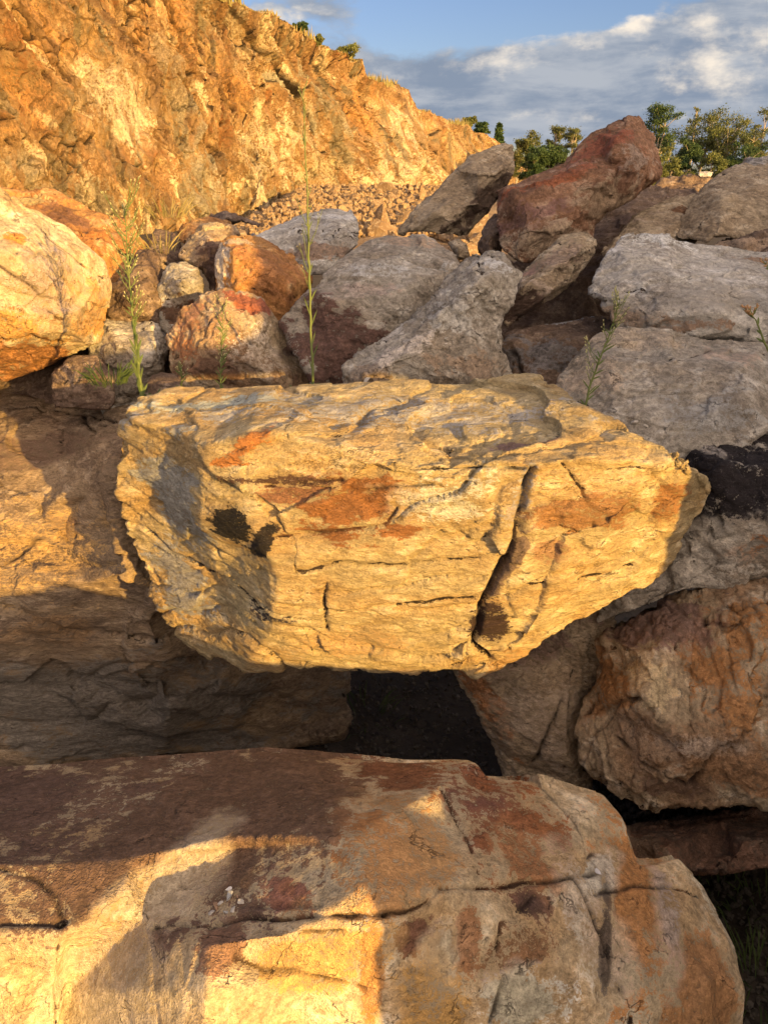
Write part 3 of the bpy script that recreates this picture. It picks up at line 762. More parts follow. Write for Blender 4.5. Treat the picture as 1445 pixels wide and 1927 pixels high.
rock('rock', 'small pale stone lying on the dark slab below the trees', 'pale', [(1308, 326, 9.9), (1322, 320, 10), (1342, 322, 10), (1340, 334, 9.9), (1318, 334, 9.8)], T=.35, vox=0.02, amp=0.03, seed=151, cat='rock')

rock('boulder', 'pale rock with a black speckled top, touching the right end of the flat-topped block', 'grey',
     [(1290, 870, 3.12), (1320, 835, 3.2), (1380, 806, 3.3), (1445, 790, 3.4), (1600, 790, 3.4), (1650, 950, 3.0), (1600, 1080, 2.85), (1445, 1090, 2.82), (1380, 1110, 2.8), (1290, 1120, 2.84), (1180, 1165, 2.88), (1120, 1190, 3.0), (1150, 1050, 3.1), (1230, 950, 3.12)],
     [(1350, 880, 2.95), (1440, 870, 2.95), (1400, 980, 2.82), (1300, 1040, 2.88), (1200, 1110, 2.95), (1500, 980, 2.75), (1330, 960, 2.9)], T=1.0, vox=0.009, amp=0.024, bed=(0.3, 0.3, 0.9), aniso=1.6, seed=157, smooth=2,
     stains_and_shading=[(1400, 900, 130, 90, 0, (0.022, 0.018, 0.02), .96), (1365, 815, 40, 14, 25, (0.42, 0.30, 0.2), .8), (1340, 850, 14, 26, 0, (0.4, 0.36, 0.32), .8), (1300, 1060, 130, 50, 20, (0.46, 0.42, 0.36), .9), (1430, 1030, 30, 26, 0, (0.38, 0.2, 0.1), .7)])

rock('boulder', 'massive fractured orange-brown boulder filling the right edge below the flat-topped block', 'mixed',
     [(1138, 1180, 2.95), (1200, 1145, 2.9), (1290, 1118, 2.85), (1445, 1088, 2.8), (1650, 1080, 2.8), (1700, 1400, 2.4), (1600, 1560, 2.15), (1445, 1530, 2.2), (1400, 1530, 2.22), (1350, 1545, 2.22), (1300, 1530, 2.26), (1210, 1540, 2.3),
      (1150, 1500, 2.38), (1105, 1470, 2.45), (1075, 1440, 2.52), (1072, 1380, 2.6), (1100, 1310, 2.7), (1140, 1240, 2.8)],
     [(1190, 1220, 2.62), (1300, 1160, 2.68), (1440, 1150, 2.55), (1180, 1360, 2.46), (1196, 1308, 2.36), (1292, 1285, 2.50), (1245, 1228, 2.54), (1400, 1280, 2.36), (1300, 1400, 2.28), (1440, 1450, 2.2), (1180, 1450, 2.36), (1110, 1400, 2.5)],
     T=1.1, vox=0.0082, amp=0.042, bed=(0.7, -0.1, 0.7), aniso=1.6, seed=163, smooth=2,
     stains_and_shading=[(1360, 1250, 110, 80, 50, (0.38, 0.2, 0.085), .75), (1250, 1180, 90, 40, 15, (0.2, 0.13, 0.105), .9), (1250, 1400, 90, 60, 0, (0.34, 0.24, 0.16), .7), (1380, 1440, 70, 60, 0, (0.36, 0.21, 0.11), .8), (1240, 1290, 50, 40, 0, (0.5, 0.4, 0.25), .8),  # the last pale patch here paints a pool of sunlight into the colour
             (1150, 1290, 16, 60, -10, (0.3, 0.16, 0.07), .8), (1380, 1520, 80, 14, 0, (0.42, 0.34, 0.27), .7), (1280, 1480, 60, 20, 0, (0.2, 0.13, 0.09), .7)],
     cracks=[(.012, .05, [(1150, 1220), (1135, 1290), (1105, 1340), (1085, 1400)], (0.03, 0.02, 0.015)), (.008, .03, [(1180, 1300), (1150, 1350), (1110, 1400), (1090, 1440)], None),
             (.008, .03, [(1190, 1240), (1270, 1220), (1340, 1160), (1440, 1130)], (0.08, 0.05, 0.04)), (.008, .03, [(1160, 1390), (1220, 1440), (1290, 1480)], (0.08, 0.05, 0.04)),
             (.006, .03, [(1300, 1480), (1340, 1420), (1400, 1380), (1440, 1350)], (0.08, 0.05, 0.04)), (.005, .02, [(1220, 1340), (1280, 1350), (1350, 1330), (1430, 1320)], None)])

rock('boulder', 'brown upright slab with orange left side, under the right half of the flat-topped block', 'tan',
     [(842, 1262, 2.95), (870, 1235, 3.0), (1000, 1180, 3.1), (1150, 1120, 3.15), (1170, 1180, 3.0), (1140, 1260, 2.9), (1110, 1340, 2.8), (1110, 1500, 2.65), (1040, 1500, 2.66), (945, 1480, 2.72), (925, 1410, 2.78), (880, 1330, 2.86)],
     [(880, 1275, 2.82), (1000, 1250, 2.8), (960, 1400, 2.68), (1050, 1320, 2.72), (1060, 1420, 2.62)], T=.8, vox=0.009, amp=0.028, bed=(0.2, 0.3, 0.9), aniso=1.6, seed=167, smooth=2,
     stains_and_shading=[(890, 1350, 22, 130, 30, (0.34, 0.17, 0.08), 1), (1000, 1220, 100, 30, 20, (0.27, 0.19, 0.15), .7), (1000, 1340, 80, 80, 0, (0.36, 0.29, 0.22), .6)],
     cracks=[(.006, .025, [(1080, 1260), (1050, 1340), (1020, 1400), (1000, 1440)], (0.05, 0.03, 0.02)), (.005, .02, [(1075, 1300), (1070, 1380), (1060, 1450)], (0.06, 0.04, 0.03))])

rock('boulder', 'low dark brown rock in the hollow under the massive fractured boulder at lower right', 'brown',
     [(1150, 1560, 2.35), (1210, 1545, 2.42), (1350, 1530, 2.45), (1600, 1520, 2.4), (1650, 1620, 2.1), (1445, 1630, 2.12), (1380, 1640, 2.12), (1300, 1645, 2.1), (1200, 1700, 2.05)],
     [(1260, 1590, 2.15), (1400, 1580, 2.18)], T=.7, vox=0.009, amp=0.03, seed=173, stains_and_shading=[(1350, 1580, 110, 40, 0, (0.19, 0.11, 0.075), .7)])

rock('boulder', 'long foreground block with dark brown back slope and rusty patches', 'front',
     [(-320, 1470, -1.78), (-50, 1440, -1.78), (200, 1425, -1.76), (500, 1412, -1.76), (590, 1420, -1.75), (760, 1434, -1.72), (890, 1430, -1.68), (912, 1462, -1.70), (1040, 1462, -1.71), (1150, 1488, -1.74), (1190, 1530, -1.76), (1210, 1612, -1.80),
      (1250, 1612, -1.84), (1290, 1605, -1.86), (1340, 1660, -1.92), (1390, 1780, -1.96), (1418, 1870, -2.0), (1400, 2050, -2.2), (1250, 2300, -2.2), (700, 2350, -2.1), (-300, 2350, -2.0), (-420, 1900, -1.7), (-400, 1620, -1.55)],
     [(-150, 1615, -1.48), (0, 1610, -1.49), (150, 1606, -1.50), (240, 1600, -1.50), (450, 1562, -1.50), (620, 1506, -1.52), (830, 1472, -1.57), (-50, 1750, -1.52), (112, 1738, -1.535), (235, 1652, -1.505), (95, 1927, 1.07), (98, 1830, 1.12),
      (125, 1765, 1.17), (385, 1850, .985), (388, 1760, 1.07), (372, 2050, .88), (95, 2050, 1.0), (120, 1850, 1.175), (118, 1950, 1.12), (560, 1830, -1.60), (730, 1820, -1.62), (560, 1735, -1.48), (730, 1730, -1.49), (265, 1712, -1.585), (275, 1690, -1.585), (440, 1578, -1.545), (660, 1560, -1.445), (690, 1650, -1.44), (390, 1722, -1.545),
      (560, 1927, -1.75), (730, 1927, -1.77), (860, 1660, -1.53), (900, 1610, -1.57), (850, 1560, -1.57), (920, 1500, -1.62), (1060, 1645, -1.67), (1000, 1780, -1.70), (1200, 1680, -1.78), (1250, 1800, -1.84), (1150, 1900, -1.86), (900, 1900, -1.78), (1310, 1700, -1.86), (1100, 1540, -1.69)],
     creases=[(3, 9), (9, 8), (8, 11), (11, 10), (17, 18), (12, 17), (13, 14), (13, 15), (14, 28), (28, 21), (21, 22), (23, 24), (24, 25), (25, 26), (28, 27), (3, 25), (4, 25)],
     k=1.05, T=1.3, vox=0.0065, amp=0.015, bed=(0.2, 0.1, 1.0), aniso=1.4, st=.35, cut=.010, ncut=60, fs=.0, bigk=.6, seed=179, smooth=5,
     stains_and_shading=[(60, 1508, 460, 72, 2, (0.145, 0.09, 0.066), 1), (480, 1475, 360, 48, 9, (0.16, 0.098, 0.063), 1), (760, 1455, 110, 16, 6, (0.2, 0.09, 0.045), 1),
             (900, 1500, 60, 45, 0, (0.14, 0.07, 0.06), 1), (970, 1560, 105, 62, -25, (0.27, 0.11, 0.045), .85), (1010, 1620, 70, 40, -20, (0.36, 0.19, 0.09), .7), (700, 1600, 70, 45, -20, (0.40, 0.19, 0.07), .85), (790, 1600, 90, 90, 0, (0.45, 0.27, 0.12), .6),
             (1230, 1760, 110, 90, -40, (0.42, 0.21, 0.08), .9), (1330, 1850, 90, 100, 0, (0.40, 0.22, 0.10), .85), (1260, 1720, 24, 60, -20, (0.42, 0.36, 0.31), .7), (1330, 1680, 20, 70, 20, (0.55, 0.49, 0.36), .8),
             (990, 1700, 50, 26, -30, (0.09, 0.055, 0.045), .85), (1120, 1740, 40, 80, 20, (0.52, 0.46, 0.36), .6), (780, 1760, 50, 30, -10, (0.16, 0.08, 0.05), .85), (840, 1790, 50, 60, 0, (0.47, 0.40, 0.28), .9), (880, 1770, 20, 45, 0, (0.3, 0.15, 0.07), .8), (960, 1800, 60, 40, 0, (0.22, 0.12, 0.06), .6),
             (720, 1880, 60, 60, 0, (0.60, 0.56, 0.47), .7), (810, 1900, 50, 60, 0, (0.46, 0.28, 0.1), .7), (1000, 1880, 80, 40, 0, (0.62, 0.59, 0.52), .8), (980, 1900, 50, 30, 0, (0.42, 0.38, 0.27), .9), (1130, 1640, 40, 16, 0, (0.55, 0.52, 0.44), .8),
             (560, 1695, 50, 16, -5, (0.26, 0.12, 0.08), .9), (420, 1760, 50, 26, 0, (0.24, 0.14, 0.09), .8), (600, 1800, 90, 50, 0, (0.52, 0.34, 0.13), .7), (700, 1830, 16, 70, 0, (0.4, 0.2, 0.07), .7), (330, 1640, 90, 30, 30, (0.50, 0.42, 0.30), .7),
             (250, 1850, 110, 90, 0, (0.42, 0.345, 0.25), .7), (1140, 1790, 12, 70, -20, (0.06, 0.045, 0.035), .8)],  # the wide first patch paints shade onto the left facet
     cracks=[(.004, .02, [(110, 1735), (230, 1738), (370, 1742), (480, 1722), (560, 1724), (640, 1724), (730, 1722)], (0.07, 0.04, 0.03)), (.004, .018, [(730, 1722), (800, 1695), (830, 1672), (940, 1670), (1040, 1655), (1120, 1640)], (0.06, 0.035, 0.025)),
             (.003, .012, [(1120, 1605), (1210, 1612)], (0.07, 0.04, 0.03)), (.004, .015, [(1080, 1650), (1110, 1700), (1140, 1780), (1165, 1860), (1190, 1930)], (0.08, 0.05, 0.04)), (.003, .012, [(1120, 1680), (1200, 1665), (1270, 1668), (1320, 1690)], (0.07, 0.04, 0.03)),
             (.004, .012, [(118, 1735), (112, 1800), (108, 1927)], (0.1, 0.06, 0.04)), (.003, .010, [(395, 1740), (440, 1800), (500, 1830), (600, 1840), (690, 1870)], (0.1, 0.06, 0.04)), (.003, .010, [(830, 1480), (870, 1560), (900, 1640)], (0.12, 0.06, 0.04)),
             (.003, .012, [(940, 1740), (930, 1800), (950, 1840), (920, 1927)], (0.08, 0.05, 0.03)), (.003, .01, [(0, 1630), (60, 1650), (110, 1690), (120, 1735)], (0.1, 0.07, 0.05)), (.003, .01, [(0, 1740), (60, 1735), (110, 1735)], (0.1, 0.07, 0.05)),
             (.008, .014, [(480, 1700), (600, 1700)], None), (.003, .01, [(570, 1755), (640, 1757)], (0.12, 0.1, 0.1))])
# ------------------------------------------------------------------ added unseen boulders towards the sun, outlined to throw the evening shadows
def PS(u, h, w):
    s = -w
    return Vector((u * math.cos(SUN_AZ) - s * math.sin(SUN_AZ), u * math.sin(SUN_AZ) + s * math.cos(SUN_AZ), CAMZ + h - s * math.tan(SUN_EL)))


rock('boulder', 'low unseen boulder added to shade the foreground block, just outside the frame at right', 'tan',
     [(.66, -3.9, .45), (.68, -1.62, .4), (.72, -1.44, .4), (.755, -1.31, .4), (.92, -1.30, .4), (.97, -1.38, .4), (1.02, -1.45, .45), (1.15, -1.45, .45), (1.5, -1.48, .5), (1.9, -1.52, .5), (2.16, -1.54, .5), (2.20, -2.0, .5), (2.46, -2.0, .5), (2.52, -1.5, .5), (2.55, -1.35, .5), (2.8, -1.4, .5), (2.9, -3.9, .6)],
     [(1.0, -2.2, .3), (2.0, -2.2, .35)], conv=PS, T=.6, vox=.03, cut=.0, ncut=0, amp=.02, seed=301)
rock('boulder', 'tall boulder standing outside the frame to the right', 'tan',
     [(2.50, -4.0, 1.6), (2.58, -1.9, 1.5), (2.56, -1.0, 1.5), (2.53, -.44, 1.5), (2.1, -.38, 1.5), (1.45, -.33, 1.5), (1.36, -.27, 1.5), (1.50, -.2, 1.5), (1.68, -.17, 1.5), (2.0, -.2, 1.5), (2.24, -.18, 1.5), (2.32, .0, 1.5), (2.42, .1, 1.5), (2.52, .3, 1.5), (2.85, .62, 1.5), (3.3, .80, 1.5), (3.9, 1.0, 1.5), (4.4, .95, 1.5), (4.6, -4.0, 1.6)],
     [(3.3, -1, 1.2), (4.0, -1, 1.2)], conv=PS, T=1.5, vox=.04, cut=.0, ncut=0, amp=.04, seed=303)
rock('boulder', 'highest unseen boulder added to shade the red block, outside the frame far right', 'grey',
     [(4.3, -4.2, 2.2), (4.25, .6, 2.0), (4.6, 1.3, 2.0), (5.4, 1.75, 2.0), (6.3, 1.6, 2.0), (7.4, 1.3, 2.0), (8.2, .5, 2.0), (8.4, -4.2, 2.2)],
     [(5.3, -1, 1.6), (7.0, -1, 1.6)], conv=PS, T=2.0, vox=.06, cut=.0, ncut=0, amp=.06, seed=305)

# ------------------------------------------------------------------ ground
def simple_mat(name, cols, scale, bump=0.3, dist=0.05, rough=0.9, trans=0.0):
    m = bpy.data.materials.new(name)
    m.use_nodes = True
    t = m.node_tree
    t.nodes.clear()
    N = NT(t)
    v = N.n('ShaderNodeTexCoord').outputs['Object']
    a = N.noise(v, scale, 6, 0.65)
    b = N.noise(v, scale * 6, 4, 0.65)
    col = N.mix(N.ramp(a, 0.35, 0.65), cols[0], cols[1])
    if len(cols) > 2:
        col = N.mix(N.ramp(b, 0.52, 0.66), col, cols[2])
    bn = N.n('ShaderNodeBump', i_Height=b, i_Strength=bump, i_Distance=dist)
    bs = N.n('ShaderNodeBsdfPrincipled', i_Roughness=rough, i_Normal=bn.outputs[0])
    N.link(col, bs.inputs['Base Color'])
    bs.inputs['Specular IOR Level'].default_value = 0.25
    out = bs.outputs[0]
    if trans:
        tr = N.n('ShaderNodeBsdfTranslucent')
        N.link(col, tr.inputs['Color'])
        out = N.n('ShaderNodeMixShader', i_0=trans, i_1=bs.outputs[0], i_2=tr.outputs[0]).outputs[0]
    N.n('ShaderNodeOutputMaterial', i_Surface=out)
    return m


M_GROUND = simple_mat('quarry_gravel_floor', ((0.05, 0.04, 0.03), (0.075, 0.06, 0.045), (0.035, 0.03, 0.025)), 2.0, 0.8, 0.03)
ax = np.concatenate([-np.geomspace(1500, 8, 22), np.linspace(-7.5, 7.5, 76), np.geomspace(8, 1500, 22)])
ay = np.concatenate([-np.geomspace(300, 4, 14), np.linspace(-3.5, 9, 62), np.geomspace(9.5, 2500, 30)])
gx, gy = np.meshgrid(ax, ay)
gp = np.stack([gx.ravel(), gy.ravel(), np.zeros(gx.size)], 1).astype(np.float32)
near = np.exp(-(np.hypot(gp[:, 0], gp[:, 1] - 2) / 14) ** 2)
gp[:, 2] = fbm(gp * 1.3, 3, 900) * 0.07 * near
nx_, ny_ = len(ax), len(ay)
ii = (np.arange(ny_ - 1)[:, None] * nx_ + np.arange(nx_ - 1)[None]).ravel()
gf = np.stack([ii, ii + 1, ii + 1 + nx_, ii + nx_], 1)
g = bpy.data.objects.new('ground', mesh_np('ground', gp, gf, M_GROUND))
C.objects.link(g)
g['kind'] = 'structure'


def stone_proto(seed, sub=2, elong=1.3, rough=0.22):
    import bmesh
    rs = np.random.RandomState(seed)
    bm = bmesh.new()
    bmesh.ops.create_icosphere(bm, subdivisions=sub, radius=1)
    co = np.array([v.co[:] for v in bm.verts], np.float32)
    co *= np.array([elong, 1.0, 0.72], np.float32) * (1 + rs.uniform(-.2, .2, 3))
    for _ in range(11):
        nrm = rs.normal(size=3)
        nrm /= np.linalg.norm(nrm)
        lim = rs.uniform(.30, .62)
        d = co @ nrm - lim
        co -= np.outer(np.clip(d, 0, None), nrm)
    co += (fbm(co * 2 + seed * 7, 2, seed)[:, None]) * co * rough * .3
    fc = np.array([[v.index for v in f.verts] for f in bm.faces], np.int32)
    bm.free()
    return co.astype(np.float32), fc


def stones_mesh(name, items, mat, protos):
    Vs, Fs, n = [], [], 0
    for (x, y, z, s, sd_) in items:
        co, fc = protos[sd_ % len(protos)]
        rs = np.random.RandomState(sd_)
        A = np.linalg.qr(rs.normal(size=(3, 3)))[0]
        Vs.append(co @ A.T * s + (x, y, z))
        Fs.append(fc + n)
        n += len(co)
    return mesh_np(name, np.concatenate(Vs), np.concatenate(Fs), mat, smooth=False)


M_STONE = simple_mat('gravel_stone', ((0.08, 0.07, 0.055), (0.12, 0.105, 0.085), (0.05, 0.045, 0.04)), 9.0, 0.4, 0.01)
M_RUBBLE = simple_mat('rubble_stone', ((0.29, 0.20, 0.115), (0.19, 0.12, 0.065), (0.38, 0.30, 0.20)), 1.2, 0.6, 0.08)
protos = [stone_proto(i, 1) for i in range(8)]
rg = random.Random(5)
items = []
for i in range(13000):
    if i % 3:
        x, y = rg.uniform(1.0, 3.2), rg.uniform(1.7, 4.2)
    else:
        x, y = rg.uniform(-1.6, 1.6), rg.uniform(2.2, 5.2)
    items.append((x, y, rg.uniform(0.0, .06), rg.choice((.010, .013, .017, .022, .03)), i))
go = bpy.data.objects.new('gravel', stones_mesh('gravel', items, M_STONE, protos))
C.objects.link(go)
tag(go, 'grey gravel covering the ground in the gaps between the boulders', 'gravel', kind='stuff')

# ------------------------------------------------------------------ quarry cliff
def interp(x, tab):
    xs, ys = zip(*tab)
    return np.interp(x, xs, ys)


BASE_Y = [(-700, 30), (-400, 33), (0, 41), (300, 50), (500, 58), (700, 76), (850, 112), (930, 170), (985, 250), (1010, 300)]
TOP_PX = [(-700, -700), (-400, -500), (0, -300), (200, -160), (330, -70), (455, 0), (490, 18), (540, 33), (560, 50), (600, 72), (640, 92), (662, 100), (683, 112), (692, 142), (720, 155), (745, 160), (772, 172), (790, 203), (850, 228), (880, 238), (930, 262), (985, 300), (1010, 322)]
NC, NR = 1100, 380
px = np.concatenate([np.linspace(-700, -20, 120), np.linspace(-18, 1010, NC - 120)])
tt = np.linspace(0, 1, NR)
by = interp(px, BASE_Y)
ty = interp(px, TOP_PX) + fbm(np.stack([px / 16, px * 0, px * 0], 1).astype(np.float32), 4, 77, .6) * 4
cxs = (px - 722.5) / F
bx_ = cxs * by / math.cos(PITCH) * 1.0
lean = np.interp(px, [-700, 400, 985], [6, 9, 14])
Yt = by + lean
cy = (963.5 - ty) / F
dy = math.cos(PITCH) + cy * math.sin(PITCH)
dz = -math.sin(PITCH) + cy * math.cos(PITCH)
top = np.stack([cxs / dy * Yt, Yt, CAMZ + dz / dy * Yt], 1)
# base pixel direction at the horizon height
cyh = math.tan(PITCH)
dyh = math.cos(PITCH) + cyh * math.sin(PITCH)
base = np.stack([cxs / dyh * by, by, np.full_like(by, -0.5)], 1)
Pc = base[:, None, :] * (1 - tt)[None, :, None] + top[:, None, :] * tt[None, :, None]
arc = np.concatenate([[0], np.cumsum(np.linalg.norm(np.diff(base[:, :2], axis=0), axis=1))])
S = np.repeat(arc[:, None], NR, 1)
H = Pc[:, :, 2]
# outward normal in plan (towards the pit)
tg = np.gradient(base[:, :2], axis=0)
tg /= np.linalg.norm(tg, axis=1)[:, None]
nrm = np.stack([tg[:, 1], -tg[:, 0], np.full(len(tg), .25)], 1)
Sf, Hf = S.ravel().astype(np.float32), H.ravel().astype(np.float32)
# two families of joints: steep ones on the left, long diagonals running down to the right
S2 = np.concatenate([[0], np.cumsum(np.sqrt(np.linalg.norm(np.diff(base[:, :2], axis=0), axis=1) * np.diff(px) * 0.035))])
Sf = np.repeat(S2[:, None], NR, 1).ravel().astype(np.float32)
wS = fbm(np.stack([Sf / 15, Hf / 15, Sf * 0], 1), 2, 501) * 1.6 + fbm(np.stack([Sf / 1.5, Hf / 1.5, Sf * 0], 1), 2, 502) * .10


def diag(ang, sx, sy):
    c_, s_ = math.cos(ang), math.sin(ang)
    a_ = (Sf + wS) * c_ + Hf * s_
    b_ = -(Sf + wS) * s_ + Hf * c_
    return np.stack([a_ / sx, b_ / sy, np.zeros_like(a_)], 1).astype(np.float32)


def ridged(q, octv, seed):
    s_ = np.zeros(len(q), np.float32)
    a_ = 1.0
    for k in range(octv):
        s_ += a_ * (1 - 2 * np.abs(vnoise(q * (2.1 ** k) + 5.1 * k, seed + k)))
        a_ *= .5
    return s_


A1 = math.radians(-56)
r1 = ridged(diag(A1, 11.0, 2.6), 3, 511)
r2 = ridged(diag(math.radians(-68), 5.0, 1.1), 3, 512)
r3 = ridged(diag(math.radians(-82), 1.9, .6), 3, 513)
g3, e3 = chips(diag(math.radians(-62), 1.6, .8), 1.0, 521)
g4, e4 = chips(diag(math.radians(-40), .6, .35), 1.0, 514)
g5, e5 = chips(diag(math.radians(-70), 5.0, 2.2), 1.0, 522)
big = fbm(np.stack([Sf / 14, Hf / 18, Sf * 0], 1), 3, 515)
wgt = np.clip(.5 + .8 * fbm(np.stack([Sf / 7, Hf / 6, Sf * 0 + 4], 1), 2, 516), .1, 1)
D = big * 1.5 + g5 * .35 + r1 * .8 + r2 * 0.35 * (0.4 + wgt) + r3 * .17 * (wgt + .15) + g3 * .16 * (wgt + .1) + g4 * .07 * (wgt + .1)
c1 = np.exp(-(fbm(diag(A1, 6.0, 1.7), 4, 531, .6) / .05) ** 2) * np.clip(fbm(diag(A1, 7, 4), 2, 532) * 4 + .3, 0, 1)
c2 = np.exp(-(fbm(diag(math.radians(-78), 2.4, .8), 4, 533, .6) / .07) ** 2) * np.clip(fbm(diag(A1, 4, 3), 2, 534) * 4, 0, 1)
c3 = np.exp(-(fbm(diag(math.radians(-65), 1.3, .5), 3, 535, .6) / .09) ** 2) * np.clip(fbm(diag(A1, 3, 2), 2, 536) * 3 + .1, 0, 1)
fiss = np.clip(np.maximum(c1, np.maximum(c2 * .9, c3 * .6)), 0, 1)
# the long joints and ribs one can follow across the face (px, py, width, step)
PXg = np.repeat(px, NR)
TTg = np.repeat(tt[None], len(px), 0).ravel()
PYg = 400.0 + (np.repeat(ty, NR) - 400.0) * TTg
wx = fbm(np.stack([PXg / 26, PYg / 26, PXg * 0], 1).astype(np.float32), 3, 551) * 6
rib = np.zeros_like(D)
for w_, st_, pl_ in ((2.6, .9, [(0, 190), (30, 250), (70, 300), (130, 350), (170, 400)]), (2.2, .6, [(20, 60), (50, 130), (75, 200), (95, 240)]), (2.4, .7, [(160, 0), (128, 55), (120, 110), (118, 175)]),
                     (1.8, .4, [(120, 120), (140, 170), (150, 200)]), (2.4, .8, [(235, 0), (262, 60), (290, 105), (303, 125)]), (2.4, .9, [(150, 185), (185, 225), (240, 265), (290, 310), (330, 340)]),
                     (2.0, .6, [(75, 0), (95, 30), (110, 75)]), (2.0, .6, [(330, 0), (345, 50), (350, 110), (372, 180), (380, 260)]), (2.0, .5, [(300, 130), (302, 200), (285, 280)]),
                     (2.8, 1.0, [(430, 5), (470, 50), (510, 90), (550, 150), (600, 215), (640, 270)]), (2.0, -.8, [(455, 5), (500, 50), (545, 100), (590, 165), (625, 240)]), (2.2, .7, [(600, 75), (640, 150), (670, 210), (700, 290)]),
                     (2.0, .6, [(380, 100), (400, 170), (430, 260), (440, 350)]), (1.8, .5, [(440, 90), (445, 160), (470, 210), (500, 290), (530, 370)]), (2.0, .5, [(655, 105), (658, 140)]), (2.0, .6, [(690, 145), (705, 200), (730, 270)]),
                     (1.6, .4, [(760, 170), (765, 230), (785, 300)]), (1.6, .4, [(820, 225), (830, 280), (835, 330)]), (1.6, .4, [(0, 300), (30, 340), (45, 390)]), (1.8, .5, [(200, 250), (215, 320), (260, 390)]),
                     (2.6, .0, [(527, 103), (560, 102)]), (2.2, .0, [(425, 150), (450, 185)])):
    dm = np.full(len(PXg), 1e3)
    sg = np.zeros(len(PXg))
    qx, qy = PXg + wx, PYg + wx * .6
    for (xa, ya), (xb, yb) in zip(pl_[:-1], pl_[1:]):
        abx, aby = xb - xa, yb - ya
        L2 = abx * abx + aby * aby
        t_ = np.clip(((qx - xa) * abx + (qy - ya) * aby) / L2, 0, 1)
        ex, ey = qx - xa - t_ * abx, qy - ya - t_ * aby
        d_ = np.hypot(ex, ey)
        m_ = d_ < dm
        dm = np.where(m_, d_, dm)
        sg = np.where(m_, np.sign(abx * ey - aby * ex), sg)
    gv = np.exp(-(dm / (w_ * 1.35)) ** 2) * np.clip(.75 + fbm(np.stack([PXg / 30, PYg / 30, PXg * 0 + 3], 1).astype(np.float32), 2, 553), .15, 1)
    fiss = np.maximum(fiss, gv)
    rib += st_ * np.where(sg > 0, np.exp(-dm / 26), -np.exp(-dm / 26) * .4)
D += rib
D -= fiss * .5
sk = fbm(diag(A1, 8.0, .9), 4, 541, .6)
sk2 = fbm(diag(math.radians(-72), 4.0, .7), 4, 542, .6)
# split off flat planes so that the face breaks into angular blocks
Dg = D.reshape(len(px), NR)
Sg, Hg = S2, H.reshape(len(px), NR)
rs = np.random.RandomState(99)
for R0, R1, cnt, capd in ((2.2, 5.0, 90, .8), (.9, 2.2, 700, .45), (.35, .9, 4500, .22)):
    Tg = np.zeros_like(Dg)
    for _ in range(cnt):
        i, j = rs.randint(60, len(px)), rs.randint(NR)
        R_ = rs.uniform(R0, R1)
        ia, ib = np.searchsorted(Sg, Sg[i] - R_), np.searchsorted(Sg, Sg[i] + R_)
        dh = max(Hg[i, 1] - Hg[i, 0], .004)
        nj = int(R_ * 1.7 / dh) + 1
        ja, jb = max(0, j - nj), min(NR, j + nj + 1)
        if ib - ia < 2 or jb - ja < 2:
            continue
        ds = (Sg[ia:ib] - Sg[i])[:, None] + 0 * Hg[ia:ib, ja:jb]
        dh_ = Hg[ia:ib, ja:jb] - Hg[i, j]
        a_ = ds * math.cos(A1) + dh_ * math.sin(A1)
        b_ = -ds * math.sin(A1) + dh_ * math.cos(A1)
        dist = np.sqrt((a_ / 1.7) ** 2 + b_ ** 2 * 1.3)
        gx_, gy_ = rs.normal(0, .55, 2)
        pl = Dg[i, j] - R_ * rs.uniform(.04, .2) + a_ * gx_ * .5 + b_ * gy_
        c_ = np.clip(np.minimum(Dg[ia:ib, ja:jb] - pl, (R_ - dist) * 1.3), 0, R_ * .28)
        c_ = np.minimum(c_, capd - Tg[ia:ib, ja:jb])
        Tg[ia:ib, ja:jb] += c_
        Dg[ia:ib, ja:jb] -= c_
D = Dg.ravel() + .35
TTf = np.repeat(tt[None], len(px), 0).ravel()
D *= np.clip((1 - TTf) * 9 + .25, 0, 1) * .95
Pc = Pc.reshape(-1, 3) + np.repeat(nrm, NR, 0) * D[:, None]
